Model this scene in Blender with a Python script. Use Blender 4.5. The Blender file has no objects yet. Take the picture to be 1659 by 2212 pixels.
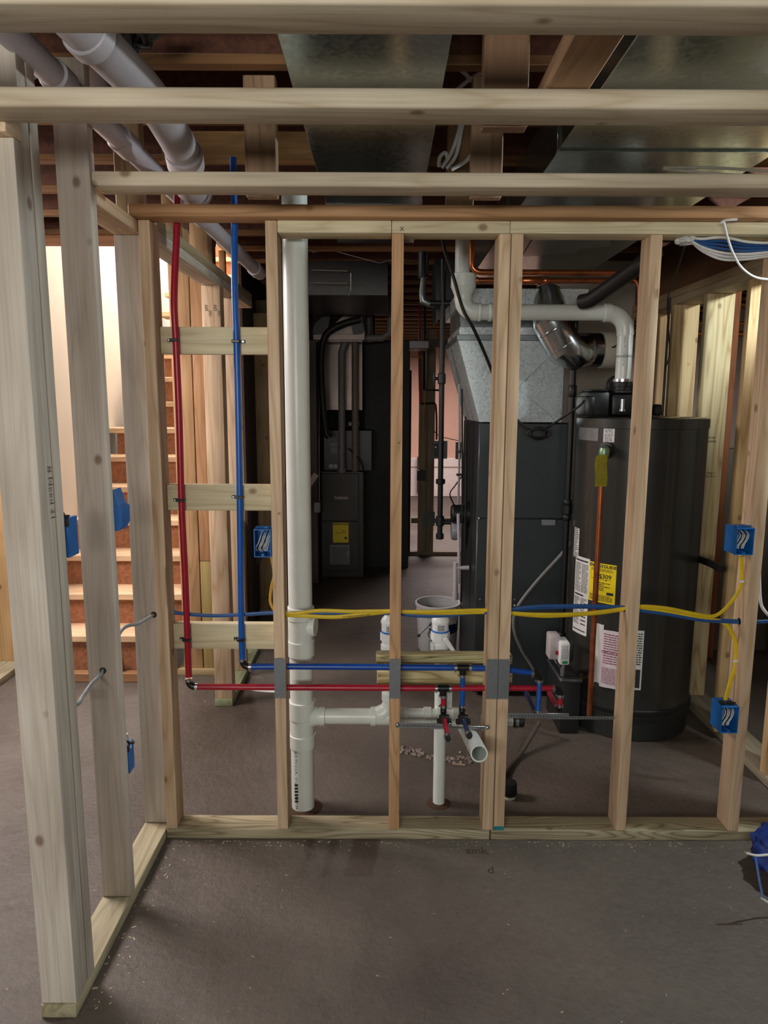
import bpy, bmesh, math, random
from mathutils import Vector, Matrix
random.seed(7)
S = bpy.context.scene
COL = S.collection
PI = math.pi

# ---------------------------------------------------------------- camera
F_PX, PITCH, ROLL, CAM_H = 1510.0, math.atan(236/1510.0), math.radians(.235), 1.577
FW = Vector((0, math.cos(PITCH), -math.sin(PITCH)))
U0 = Vector((0, math.sin(PITCH), math.cos(PITCH))); R0 = Vector((1, 0, 0))
RT = R0*math.cos(ROLL) + U0*math.sin(ROLL)
UP = -R0*math.sin(ROLL) + U0*math.cos(ROLL)
cd = bpy.data.cameras.new('camera'); cam = bpy.data.objects.new('camera', cd); COL.objects.link(cam)
cam.matrix_world = Matrix(((RT.x, UP.x, -FW.x, 0), (RT.y, UP.y, -FW.y, 0), (RT.z, UP.z, -FW.z, CAM_H), (0, 0, 0, 1)))
cd.sensor_fit = 'HORIZONTAL'; cd.sensor_width = 36; cd.lens = 36*F_PX/1659; cd.clip_start = .05
S.camera = cam

# ---------------------------------------------------------------- light, world, exposure
S.view_settings.view_transform = 'Standard'; S.view_settings.look = 'None'
S.view_settings.exposure = -0.12; S.view_settings.gamma = 1.0; S.view_settings.use_curve_mapping = False
w = bpy.data.worlds.new('world'); S.world = w; w.use_nodes = True
w.node_tree.nodes['Background'].inputs[0].default_value = (.8, .85, 1, 1)
w.node_tree.nodes['Background'].inputs[1].default_value = .022

def area(name, loc, target, sx, sy, power, color=(1, 1, 1)):
    l = bpy.data.lights.new(name, 'AREA'); l.shape = 'RECTANGLE'; l.size = sx; l.size_y = sy
    l.energy = power; l.color = color
    o = bpy.data.objects.new(name, l); COL.objects.link(o); o.location = loc
    o.rotation_euler = (Vector(target)-Vector(loc)).to_track_quat('-Z', 'Y').to_euler(); return o
def point(name, loc, power, color=(1, 1, 1), r=.04):
    l = bpy.data.lights.new(name, 'POINT'); l.energy = power; l.color = color; l.shadow_soft_size = r
    o = bpy.data.objects.new(name, l); COL.objects.link(o); o.location = loc; return o
area('room_window_light', (-.8, -1.5, 1.70), (-.1, 2.4, 1.5), 1.9, .40, 74, (1, .985, .93))
area('stairwell_light', (-1.5, 5.6, 4.6), (-1.5, 5.4, 0), .9, 3.0, 150, (1, .95, .9))
area('back_room_light', (1.0, 9.4, 2.3), (1.0, 9.45, 0), 2.5, 2.0, 150, (1, .86, .83))
area('left_room_light', (-2.5, 2.9, 2.35), (-1.6, 2.7, 0), 1.0, 1.0, 115, (1, .90, .88))
area('stair_window_light', (-1.5, 7.5, 3.65), (-.9, 3.2, .2), .9, .6, 75, (1, .95, .9))
point('work_lamp', (2.0, 2.30, 2.22), 105, (.86, .97, 1), .035)

# ---------------------------------------------------------------- pixel -> world
def ray(x, y): return FW + RT*((x-829.5)/F_PX) + UP*((1106-y)/F_PX)
def at(x, y, Y): d = ray(x, y); return Vector((0, 0, CAM_H)) + d*(Y/d.y)
def X(x, y, Y): return at(x, y, Y).x
def Z(x, y, Y): return at(x, y, Y).z

# ---------------------------------------------------------------- materials
def lin(c):
    if isinstance(c, str): c = tuple(int(c[i:i+2], 16)/255 for i in (0, 2, 4))
    return tuple((v/12.92 if v <= .04045 else ((v+.055)/1.055)**2.4) for v in c) + (1,)
MATS = {}
def newmat(name):
    m = bpy.data.materials.new(name); m.use_nodes = True
    nt = m.node_tree; b = nt.nodes['Principled BSDF']; return m, nt, b
def nd(nt, t, **k):
    n = nt.nodes.new(t)
    for a, v in k.items():
        if a in n.inputs: n.inputs[a].default_value = v
        else: setattr(n, a, v)
    return n
def ramp(nt, stops):
    r = nt.nodes.new('ShaderNodeValToRGB'); e = r.color_ramp.elements
    while len(e) < len(stops): e.new(.5)
    for i, (p, c) in enumerate(stops): e[i].position = p; e[i].color = c
    return r
def mixc(nt, fac, a, b, mode='MIX'):
    m = nt.nodes.new('ShaderNodeMix'); m.data_type = 'RGBA'; m.blend_type = mode
    for s, v in ((0, fac), (6, a), (7, b)):
        if hasattr(v, 'is_linked') or hasattr(v, 'links'): nt.links.new(v, m.inputs[s])
        else: m.inputs[s].default_value = v
    return m.outputs[2]
def wood(axis, base, grain, knot='6a4a2c', contrast=.55, knots=True, freq=9.0):
    key = ('wood', axis, base, grain, knots, contrast, freq)
    if key in MATS: return MATS[key]
    m, nt, b = newmat('wood_%s_%s' % (axis, base)); L = nt.links
    tc = nd(nt, 'ShaderNodeTexCoord'); oi = nd(nt, 'ShaderNodeObjectInfo')
    off = nd(nt, 'ShaderNodeVectorMath', operation='SCALE'); off.inputs[3].default_value = 37.0
    cmb = nd(nt, 'ShaderNodeCombineXYZ')
    for i in range(3): L.new(oi.outputs['Random'], cmb.inputs[i])
    L.new(cmb.outputs[0], off.inputs[0])
    add = nd(nt, 'ShaderNodeVectorMath', operation='ADD'); L.new(tc.outputs['Object'], add.inputs[0]); L.new(off.outputs[0], add.inputs[1])
    def mp(across, along):
        s = [across]*3; s['XYZ'.index(axis)] = along
        n = nd(nt, 'ShaderNodeMapping'); n.inputs['Scale'].default_value = s; L.new(add.outputs[0], n.inputs[0]); return n.outputs[0]
    n1 = nd(nt, 'ShaderNodeTexNoise', Scale=1.0, Detail=2.0, Roughness=.5); L.new(mp(9, .7), n1.inputs['Vector'])
    mu = nd(nt, 'ShaderNodeMath', operation='MULTIPLY'); mu.inputs[1].default_value = freq; L.new(n1.outputs[0], mu.inputs[0])
    pp = nd(nt, 'ShaderNodeMath', operation='PINGPONG'); pp.inputs[1].default_value = .5; L.new(mu.outputs[0], pp.inputs[0])
    r1 = ramp(nt, [(.0, (1, 1, 1, 1)), (.16, (.35, .35, .35, 1)), (.5, (0, 0, 0, 1))]); L.new(pp.outputs[0], r1.inputs[0])
    n2 = nd(nt, 'ShaderNodeTexNoise', Scale=1.0, Detail=3.0, Roughness=.6); L.new(mp(160, 3.5), n2.inputs['Vector'])
    n3 = nd(nt, 'ShaderNodeTexNoise', Scale=1.0, Detail=2.0); L.new(mp(5, 2.2), n3.inputs['Vector'])
    base_c, gr = lin(base), lin(grain)
    f1 = nd(nt, 'ShaderNodeMath', operation='MULTIPLY'); f1.inputs[1].default_value = contrast; L.new(r1.outputs[0], f1.inputs[0])
    c = mixc(nt, f1.outputs[0], base_c, gr)
    r3 = ramp(nt, [(.35, (.80, .78, .76, 1)), (.65, (1.06, 1.06, 1.06, 1))]); L.new(n3.outputs[0], r3.inputs[0])
    c = mixc(nt, 1.0, c, r3.outputs[0], 'MULTIPLY')
    r2 = ramp(nt, [(.3, (.86, .85, .83, 1)), (.6, (1.03, 1.03, 1.03, 1))]); L.new(n2.outputs[0], r2.inputs[0])
    c = mixc(nt, 1.0, c, r2.outputs[0], 'MULTIPLY')
    if knots:
        vo = nd(nt, 'ShaderNodeTexVoronoi', Scale=1.0); L.new(mp(7.5, 5.5), vo.inputs['Vector'])
        rk = ramp(nt, [(.05, (1, 1, 1, 1)), (.075, (.6, .6, .6, 1)), (.11, (0, 0, 0, 1))]); L.new(vo.outputs['Distance'], rk.inputs[0])
        fk = nd(nt, 'ShaderNodeMath', operation='MULTIPLY'); fk.inputs[1].default_value = .7; L.new(rk.outputs[0], fk.inputs[0])
        c = mixc(nt, fk.outputs[0], c, lin(knot))
    L.new(c, b.inputs['Base Color']); b.inputs['Roughness'].default_value = .62
    b.inputs['Specular IOR Level'].default_value = .3
    bp = nd(nt, 'ShaderNodeBump', Strength=.12, Distance=.002); L.new(n2.outputs[0], bp.inputs['Height']); L.new(bp.outputs[0], b.inputs['Normal'])
    MATS[key] = m; return m
def plain(name, c, rough=.5, metal=0.0, var=.12, scale=30, bump=0.0, coat=0.0, spec=.5):
    if name in MATS: return MATS[name]
    m, nt, b = newmat(name); L = nt.links
    tc = nd(nt, 'ShaderNodeTexCoord'); n = nd(nt, 'ShaderNodeTexNoise', Scale=scale, Detail=4.0, Roughness=.6); L.new(tc.outputs['Object'], n.inputs['Vector'])
    col = lin(c); d = tuple(v*(1-var) for v in col[:3])+(1,); u = tuple(min(1, v*(1+var*.5)) for v in col[:3])+(1,)
    r = ramp(nt, [(.32, d), (.62, u)]); L.new(n.outputs[0], r.inputs[0]); L.new(r.outputs[0], b.inputs['Base Color'])
    b.inputs['Roughness'].default_value = rough; b.inputs['Metallic'].default_value = metal
    b.inputs['Coat Weight'].default_value = coat; b.inputs['Specular IOR Level'].default_value = spec
    if bump:
        bp = nd(nt, 'ShaderNodeBump', Strength=bump, Distance=.003); L.new(n.outputs[0], bp.inputs['Height']); L.new(bp.outputs[0], b.inputs['Normal'])
    MATS[name] = m; return m
def galv(name, c='b4bcbc', rough=.22, scale=90, warp=.15, metal=.92):
    if name in MATS: return MATS[name]
    m, nt, b = newmat(name); L = nt.links
    tc = nd(nt, 'ShaderNodeTexCoord')
    v = nd(nt, 'ShaderNodeTexVoronoi', Scale=scale); L.new(tc.outputs['Object'], v.inputs['Vector'])
    n = nd(nt, 'ShaderNodeTexNoise', Scale=2.2, Detail=2.0); L.new(tc.outputs['Object'], n.inputs['Vector'])
    col = lin(c); r = ramp(nt, [(0, tuple(x*.93 for x in col[:3])+(1,)), (1, col)])
    sp = nd(nt, 'ShaderNodeSeparateColor'); L.new(v.outputs['Color'], sp.inputs[0]); L.new(sp.outputs[0], r.inputs[0])
    L.new(r.outputs[0], b.inputs['Base Color']); b.inputs['Metallic'].default_value = metal
    mr = nd(nt, 'ShaderNodeMapRange'); mr.inputs[3].default_value = rough*.85; mr.inputs[4].default_value = rough*1.25; L.new(sp.outputs[1], mr.inputs[0]); L.new(mr.outputs[0], b.inputs['Roughness'])
    bp = nd(nt, 'ShaderNodeBump', Strength=warp, Distance=.02); L.new(n.outputs[0], bp.inputs['Height']); L.new(bp.outputs[0], b.inputs['Normal'])
    MATS[name] = m; return m
def concrete(name, dark, light, rough=.62, bump=.35):
    if name in MATS: return MATS[name]
    m, nt, b = newmat(name); L = nt.links
    tc = nd(nt, 'ShaderNodeTexCoord')
    a = nd(nt, 'ShaderNodeTexNoise', Scale=1.1, Detail=5.0, Roughness=.55); L.new(tc.outputs['Object'], a.inputs['Vector'])
    r = ramp(nt, [(.33, lin(dark)), (.66, lin(light))]); L.new(a.outputs[0], r.inputs[0])
    f = nd(nt, 'ShaderNodeTexNoise', Scale=55.0, Detail=6.0, Roughness=.7); L.new(tc.outputs['Object'], f.inputs['Vector'])
    rf = ramp(nt, [(.3, (.82, .82, .82, 1)), (.62, (1.06, 1.06, 1.06, 1))]); L.new(f.outputs[0], rf.inputs[0])
    c = mixc(nt, 1.0, r.outputs[0], rf.outputs[0], 'MULTIPLY')
    v = nd(nt, 'ShaderNodeTexVoronoi', Scale=9.0); L.new(tc.outputs['Object'], v.inputs['Vector'])
    rv = ramp(nt, [(.022, (.75, .75, .75, 1)), (.04, (0, 0, 0, 1))]); L.new(v.outputs['Distance'], rv.inputs[0])
    c = mixc(nt, rv.outputs[0], c, lin('2c2724'))
    L.new(c, b.inputs['Base Color'])
    rr = ramp(nt, [(.35, (rough-.12,)*3+(1,)), (.7, (rough+.1,)*3+(1,))]); L.new(a.outputs[0], rr.inputs[0]); L.new(rr.outputs[0], b.inputs['Roughness'])
    g = nd(nt, 'ShaderNodeTexNoise', Scale=14.0, Detail=8.0, Roughness=.68); L.new(tc.outputs['Object'], g.inputs['Vector'])
    bp = nd(nt, 'ShaderNodeBump', Strength=bump, Distance=.012); L.new(g.outputs[0], bp.inputs['Height']); L.new(bp.outputs[0], b.inputs['Normal'])
    MATS[name] = m; return m

SPR, SPRG = 'dcc1a2', 'b08a5e'      # pine studs
PAL, PALG = 'd2c8bb', 'a99b88'      # greyish wider stud faces
BMW, BMWG = 'd0c3ac', 'a89272'      # pale beams
ORG, ORGG = 'bd9268', '84603c'      # old orange beam
PTW, PTWG = 'b3a98c', '7c7256'      # pressure treated
YEL, YELG = 'dfd4b2', 'b8a47a'
RED, REDG = '9a6240', '74442a'
white_pvc = plain('white_pvc', 'd8ded7', .32, var=.05, scale=12)
grey_pvc = plain('grey_pvc', 'b3adb2', .45, var=.08, scale=12)
print_ink = plain('print_ink', '26282a', .6)
pex_red = plain('pex_red', 'a5172f', .35, var=.15, scale=40)
pex_blue = plain('pex_blue', '0f55a8', .35, var=.15, scale=40)
pex_navy = plain('pex_navy', '1f2f5c', .35)
fit_black = plain('fitting_black', '121314', .35)
steel = plain('bright_steel', 'c8cccf', .25, 1.0)
nailsteel = plain('nail_plate_steel', '8b9093', .45, .7, var=.1, scale=60)
nm_yellow = plain('cable_yellow', 'd9b91c', .45, var=.1)
nm_blue = plain('cable_blue', '24518c', .45, var=.1)
nm_grey = plain('cable_grey', '8a8e90', .45)
nm_white = plain('cable_white', 'dcdcda', .45)
nm_orange = plain('cable_ochre', 'b48a26', .5)
box_blue = plain('box_blue', '1463ad', .42, var=.15)
black_rub = plain('black_rubber', '15130f', .55)
black_iron = plain('black_iron', '161718', .45, .2)
copper = plain('copper', 'c2744a', .28, .95, var=.25, scale=20)
copper_old = plain('copper_old', 'a8623e', .35, .85, var=.3, scale=20)
heater_grey = plain('heater_enamel', '353531', .30, .25, var=.06, scale=4, coat=.3)
furn_grey = plain('furnace_enamel', '434a4c', .36, .35, var=.06, scale=4)
dark_grey = plain('dark_enamel', '25282a', .45, .1)
label_white = plain('label_white', 'd6d4d0', .5, var=.04)
label_yellow = plain('label_yellow', 'efd40f', .45, var=.04)
plast_white = plain('plastic_white', 'e2e4e4', .35, var=.03)
ring_blue = plain('ring_blue', '3f79c4', .35)
tin = galv('galvanised_duct', 'a9b3ae', .20)
tin_bright = galv('galvanised_plenum', 'd0dadc', .30, 110, .05, .62)
tin_flue = plain('flue_metal', 'b9bdc0', .2, 1.0, var=.1)
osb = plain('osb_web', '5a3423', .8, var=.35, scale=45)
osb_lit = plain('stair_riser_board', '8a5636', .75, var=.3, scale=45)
wall_white = plain('painted_wall', 'ece3d6', .8, var=.03, scale=3)
wall_pink = plain('far_wall_paint', 'c79c8a', .85, var=.05, scale=3)
conc_white = concrete('foundation_white', 'c5b2ae', 'd8c9c4', .8, .2)
cream = plain('cream_board', 'b5aea0', .8, var=.08, scale=3)
lav = plain('lavender_wall', '7d747c', .8, var=.08, scale=3)

# ---------------------------------------------------------------- geometry helpers
def bm_new(): return bmesh.new()
def box(bm, x0, x1, y0, y1, z0, z1, bev=0.0, seg=1):
    x0, x1 = sorted((x0, x1)); y0, y1 = sorted((y0, y1)); z0, z1 = sorted((z0, z1))
    r = bmesh.ops.create_cube(bm, size=1.0)
    for v in r['verts']:
        v.co = Vector(((x0+x1)/2+v.co.x*(x1-x0), (y0+y1)/2+v.co.y*(y1-y0), (z0+z1)/2+v.co.z*(z1-z0)))
    if bev: bmesh.ops.bevel(bm, geom=list({e for v in r['verts'] for e in v.link_edges}), offset=bev, segments=seg, affect='EDGES', profile=.5)
def obox(bm, c, dims, rot, bev=0.0):
    r = bmesh.ops.create_cube(bm, size=1.0); vs = r['verts']
    for v in vs: v.co = Vector((v.co.x*dims[0], v.co.y*dims[1], v.co.z*dims[2]))
    if bev: 
        g = bmesh.ops.bevel(bm, geom=list({e for v in vs for e in v.link_edges}), offset=bev, segments=1, affect='EDGES', profile=.5)
        vs = list({v for v in vs if v.is_valid} | set(g['verts']))
    for v in vs: v.co = Vector(c) + rot @ v.co
def frame(d):
    d = Vector(d).normalized(); a = Vector((0, 0, 1)) if abs(d.z) < .9 else Vector((1, 0, 0))
    u = d.cross(a).normalized(); return u, d.cross(u).normalized()
def loft(bm, rings, cap0=True, cap1=True):
    vs = [[bm.verts.new(p) for p in r] for r in rings]; n = len(vs[0])
    for a, b in zip(vs, vs[1:]):
        for i in range(n): 
            f = bm.faces.new((a[i], a[(i+1) % n], b[(i+1) % n], b[i])); f.smooth = True
    if cap0: bm.faces.new(list(reversed(vs[0])))
    if cap1: bm.faces.new(vs[-1])
def tube(bm, pts, r, seg=12, smooth=0, cap=True, flat=1.0):
    pts = [Vector(p) for p in pts]
    if smooth and len(pts) > 2:
        q = []; P = [pts[0]*2-pts[1]] + pts + [pts[-1]*2-pts[-2]]
        for i in range(1, len(P)-2):
            for k in range(smooth):
                t = k/smooth; a, b, c, d = P[i-1:i+3]
                q.append(.5*((2*b)+(c-a)*t+(2*a-5*b+4*c-d)*t*t+(3*b-a-3*c+d)*t**3))
        pts = q+[pts[-1]]
    rings = []; u = None
    rs = r if isinstance(r, (list, tuple)) else [r]*len(pts)
    for i, p in enumerate(pts):
        d = (pts[min(i+1, len(pts)-1)]-pts[max(i-1, 0)]).normalized()
        if u is None: u = frame(d)[0]
        u = (u-d*u.dot(d)).normalized(); v = d.cross(u)
        rr = rs[min(i, len(rs)-1)]
        k = 1.0
        if 0 < i < len(pts)-1 and not smooth:
            c = (pts[i]-pts[i-1]).normalized().dot((pts[i+1]-pts[i]).normalized()); k = 1/max(.6, math.sqrt((1+c)/2))
        rings.append([p+(u*math.cos(2*PI*j/seg)+v*math.sin(2*PI*j/seg)*flat)*rr*k for j in range(seg)])
    loft(bm, rings, cap, cap)
def cyl(bm, p0, p1, r, seg=24, r2=None, cap=True): 
    p0, p1 = Vector(p0), Vector(p1); u, v = frame(p1-p0); r2 = r if r2 is None else r2
    loft(bm, [[p+(u*math.cos(2*PI*j/seg)+v*math.sin(2*PI*j/seg))*q for j in range(seg)] for p, q in ((p0, r), (p1, r2))], cap, cap)
def lathe(bm, p0, d, prof, seg=28, cap0=True, cap1=True):
    p0, d = Vector(p0), Vector(d).normalized(); u, v = frame(d)
    loft(bm, [[p0+d*h+(u*math.cos(2*PI*j/seg)+v*math.sin(2*PI*j/seg))*q for j in range(seg)] for q, h in prof], cap0, cap1)
def prism(bm, poly, ax, a0, a1):
    def mk(p, a):
        l = list(p); l.insert(ax, a); return bm.verts.new(l)
    A = [mk(p, a0) for p in poly]; B = [mk(p, a1) for p in poly]; n = len(poly)
    bm.faces.new(A); bm.faces.new(list(reversed(B)))
    for i in range(n): bm.faces.new((A[i], B[i], B[(i+1) % n], A[(i+1) % n]))
def obj(name, bm, mat, parent=None, kind=None):
    bmesh.ops.recalc_face_normals(bm, faces=bm.faces)
    xs = [v.co for v in bm.verts]; mn = Vector([min(c[i] for c in xs) for i in range(3)]); mx = Vector([max(c[i] for c in xs) for i in range(3)])
    c = (mn+mx)/2
    if parent is None: c.z = mn.z
    bmesh.ops.translate(bm, verts=bm.verts, vec=-c)
    me = bpy.data.meshes.new(name); bm.to_mesh(me); bm.free(); me.set_sharp_from_angle(angle=math.radians(38)); me.materials.append(mat)
    o = bpy.data.objects.new(name, me); COL.objects.link(o)
    if parent is not None:
        o.parent = parent; q = parent; base = Vector((0, 0, 0))
        while q is not None: base += Vector(q.location); q = q.parent
        o.location = c-base
    else: o.location = c
    if kind: o['kind'] = kind
    return o
def thing(name, label, cat=None, loc=(0, 0, 0), group=None, kind=None):
    o = bpy.data.objects.new(name, None); COL.objects.link(o); o.location = loc; o.empty_display_size = .05
    return tag(o, label, cat, group, kind)
def tag(o, label, cat=None, group=None, kind=None):
    o['label'] = label
    if cat: o['category'] = cat
    if group: o['group'] = group
    if kind: o['kind'] = kind
    return o
def one(fn, *a, **k):
    bm = bm_new(); fn(bm, *a, **k); return bm
def lum(name, x0, x1, y0, y1, z0, z1, axis, col=(SPR, SPRG), parent=None, knots=True, bev=.003, contrast=.55, freq=9.0):
    bm = bm_new(); box(bm, x0, x1, y0, y1, z0, z1, bev, 2)
    return obj(name, bm, wood(axis, col[0], col[1], knots=knots, contrast=contrast, freq=freq), parent)
_tx = {}
def text_bm(s, size, bold=0.0, spacing=1.0):
    cu = bpy.data.curves.new('t', 'FONT'); cu.body = s; cu.size = size; cu.offset = bold; cu.space_character = spacing
    cu.align_x = 'CENTER'; cu.align_y = 'CENTER'; cu.resolution_u = 2
    o = bpy.data.objects.new('t', cu); COL.objects.link(o)
    bpy.context.view_layer.update()
    me = bpy.data.meshes.new_from_object(o.evaluated_get(bpy.context.evaluated_depsgraph_get()))
    bm = bmesh.new(); bm.from_mesh(me); bpy.data.objects.remove(o); bpy.data.meshes.remove(me); bpy.data.curves.remove(cu)
    return bm
def text_on(name, s, size, origin, ux, uy, mat, parent, bold=0.0, spacing=1.0):
    bm = text_bm(s, size, bold, spacing); o = Vector(origin); ux = Vector(ux).normalized(); uy = Vector(uy).normalized(); n = ux.cross(uy)
    for v in bm.verts: v.co = o+ux*v.co.x+uy*v.co.y+n*.0006
    return obj(name, bm, mat, parent)
def wrap(bm, c, R, ang0, off=.0012):
    """bend a flat x-z drawing (x = arc length from ang0) onto a vertical cylinder; ang0 measured from -Y towards +X"""
    for v in bm.verts:
        a = ang0 + v.co.x/R; rr = R+off+v.co.y
        v.co = Vector((c[0]+math.sin(a)*rr, c[1]-math.cos(a)*rr, v.co.z))
def patch(bm, x0, x1, z0, z1, y=0.0, n=8):
    vs = [[bm.verts.new((x0+(x1-x0)*i/n, y, z)) for i in range(n+1)] for z in (z0, z1)]
    for i in range(n): bm.faces.new((vs[0][i], vs[0][i+1], vs[1][i+1], vs[1][i]))
def lines(bm, x0, x1, z0, z1, n, y=.0004, fill=.45, rnd=None):
    rnd = rnd or random
    h = (z1-z0)/n
    for i in range(n):
        z = z0+h*i+h*.25; x = x0; xe = x1-(x1-x0)*rnd.choice((0, 0, 0, .1, .35))
        while x < xe-.002:
            l = rnd.uniform(.006, .02); patch(bm, x, min(x+l, xe), z, z+h*fill, y, 1); x += l+.003
def flat_to(bm, origin, ux, uy):
    o = Vector(origin); ux = Vector(ux); uy = Vector(uy); n = ux.cross(uy)
    for v in bm.verts: v.co = o+ux*v.co.x+uy*v.co.z+n*(v.co.y+.0008)

# ================================================================ STRUCTURE
ZP0, ZP1, ZP2 = 2.112, 2.150, 2.188
bm = bm_new(); box(bm, -4.6, 3.6, -3.2, 12.2, -.12, 0)
fl = obj('floor', bm, concrete('floor_concrete', '463d36', '61584f', .52, .75), kind='structure'); fl['label'] = 'rough grey-brown concrete basement floor with pits and trowel marks'
def flatwall(name, label, b, mat):
    bm = bm_new(); box(bm, *b); o = obj(name, bm, mat, kind='structure'); o['label'] = label; return o
wb = flatwall('wall_back', 'pink painted far wall above a pale concrete ledge', (-4.6, 3.6, 11.9, 12.1, .66, 3.2), wall_pink)
bm = bm_new(); box(bm, -4.6, 3.6, 11.80, 11.9, 0, .66, .01); obj('foundation_ledge', bm, conc_white, wb)
bm = bm_new(); box(bm, -4.6, 3.6, 11.79, 11.80, .50, .515); obj('ledge_joint', bm, plain('ledge_joint', '8f7f62', .8), wb)
flatwall('wall_left', 'greyish lavender far left basement wall', (-4.7, -4.6, -3.2, 12.2, 0, 2.8), lav)
flatwall('wall_left_partition', 'greyish lavender wall behind the far left post', (-4.6, -2.13, 6.4, 6.5, 0, 2.47), lav)
flatwall('wall_right', 'rough grey concrete foundation wall on the right', (3.5, 3.6, -3.2, 12.2, 0, 2.8), concrete('foundation_grey', '6c675f', '8d867b', .8, .6))
flatwall('wall_right_foundation', 'rough grey concrete wall seen behind the right-hand studs', (1.95, 3.5, 4.35, 4.5, 0, 1.30), concrete('foundation_rough', '57524a', '7d776c', .85, .8))
flatwall('wall_utility', 'cream insulated wall behind the water heater', (.98, 1.60, 4.62, 4.68, 0, 2.47), cream)
flatwall('wall_stair', 'bright white painted wall running beside the staircase', (-2.13, -2.05, 3.85, 9.0, 0, 5.2), wall_white)
flatwall('wall_stair_end', 'bright white wall closing the stairwell above the stairs', (-2.13, -.95, 8.4, 8.5, 2.0, 5.2), plain('stair_end_paint', 'e9edf4', .8, var=.03))
flatwall('wall_stair_side', 'drywall on the hidden side of the stairwell above the ceiling', (-.975, -.935, 4.08, 8.4, 2.475, 5.2), wall_white)
flatwall('wall_stair_shade', 'added dark panel keeping the side of the staircase in shade', (-.944, -.930, 4.70, 7.15, 0, 2.47), plain('shade_panel', '3c3129', .8, var=.25))  # added panel: covers brightly lit studs, stops short to let light through
flatwall('wall_furnace_backing', 'added dark backing board giving shade behind the far furnace', (-1.10, -.10, 7.2, 7.25, 0, 2.46), plain('dark_board', '2c2622', .8, var=.2))  # added backing board, its dark colour stands for shade in the gap

# ceiling: subfloor, I-joists running left to right
ceil = thing('ceiling', 'dark brown underside of the floor above with wooden I-joists', loc=(0, 5, 2.78), kind='structure')
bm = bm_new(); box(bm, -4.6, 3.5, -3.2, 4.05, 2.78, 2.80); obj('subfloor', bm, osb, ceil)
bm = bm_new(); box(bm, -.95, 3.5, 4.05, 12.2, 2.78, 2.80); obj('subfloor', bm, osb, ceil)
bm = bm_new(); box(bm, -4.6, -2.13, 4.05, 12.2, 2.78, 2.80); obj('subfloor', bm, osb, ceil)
flange = wood('X', '86603c', '5c4028', knots=False)
for k in range(-9, 29):
    Y = 2.05 + .385*k
    if Y > 11.7: break
    x0 = -4.5 if Y < 4.1 else -.93
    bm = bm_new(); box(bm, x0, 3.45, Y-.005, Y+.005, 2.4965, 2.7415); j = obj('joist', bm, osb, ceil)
    for z, h in ((2.47, .026), (2.742, .038)):
        bm = bm_new(); box(bm, x0, 3.45, Y-.021, Y+.021, z, z+h, .002); obj('flange', bm, flange, j)
    if Y >= 4.1 and Y < 7:
        bm = bm_new(); box(bm, -4.5, -2.14, Y-.03, Y+.03, 2.47, 2.78); obj('joist', bm, osb, ceil)
# header at the stair opening
bm = bm_new(); box(bm, -2.04, -.94, 3.99, 4.07, 2.43, 2.78); obj('stair_header', bm, wood('X', 'a87650', '7c5032'), ceil)
bm = bm_new(); box(bm, -1.5, -.55, 2.10, 2.14, 2.51, 2.74); obj('blocking', bm, wood('X', '9c7c52', '745a38'), ceil)
bm = bm_new(); box(bm, -.75, -.20, 2.50, 2.54, 2.38, 2.47); obj('blocking', bm, wood('X', 'b08c5c', '8a6840'), ceil)

# ---- front stud wall
W0, W1 = 2.34, 2.43
wf = thing('wall_front', 'open wooden stud wall across the middle of the room', loc=(.4, 2.38, 0), kind='structure')
lum('bottom_plate', -.789, .3905, W0, W1, 0, .038, 'X', (PTW, PTWG), wf, contrast=1.0, freq=26.0)
lum('bottom_plate', .3945, 2.05, W0, W1, 0, .038, 'X', (PTW, PTWG), wf, contrast=1.0, freq=26.0)
lum('top_plate', -.344, .020, W0, W1, ZP0, ZP1, 'X', (YEL, YELG), wf, contrast=.5, freq=16.0)
lum('top_plate', .021, .398, W0, W1, ZP0, ZP1, 'X', (YEL, YELG), wf, contrast=.5, freq=16.0)
lum('top_plate', .399, 2.05, W0, W1, ZP0, ZP1, 'X', (YEL, YELG), wf, contrast=.5, freq=16.0)
studs = {}
for nm, x0, z1 in (('S1', -.788, ZP1), ('S2', -.383, ZP1), ('S3', .022, ZP0), ('S4', .364, ZP0), ('S4b', .4045, ZP0), ('S5', .849, ZP0), ('S6', 1.259, ZP0), ('S7', 1.67, ZP0)):
    studs[nm] = lum('stud', x0, x0+.038, W0, W1, .0385, z1-.0005, 'Z', (SPR, SPRG) if nm != 'S3' else ('cfa57c', '8e6440'), wf, contrast=.5, freq=11.0 if nm != 'S3' else 18.0)
for x, y0, y1, X1 in ((450, 706, 765, -.3835), (450, 1047, 1103, -.3835), (450, 1348, 1402, -.3835)):
    lum('blocking', -.7495, X1, 2.395, 2.43, Z(x, y0, 2.395), Z(x, y1, 2.395), 'X', (YEL, YELG), wf, contrast=.45)
for nm, zc in (('S2', 0), ('S3', 0), ('S4', 0), ('S4b', 0)):
    xc = {'S2': -.364, 'S3': .041, 'S4': .383, 'S4b': .4235}[nm]
    zt, zb = Z(830, 1424, 2.338), Z(830, 1508, 2.338)
    bm = bm_new(); box(bm, xc-.0195, xc+.0195, 2.3365, 2.3395, zb, zt, .0006)
    for k in range(5):
        for z in (zt, zb):
            box(bm, xc-.017+k*.0075, xc-.0145+k*.0075, 2.336, 2.3395, z-.003, z+.003)
    obj('nail_plate', bm, nailsteel, wf)
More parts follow.
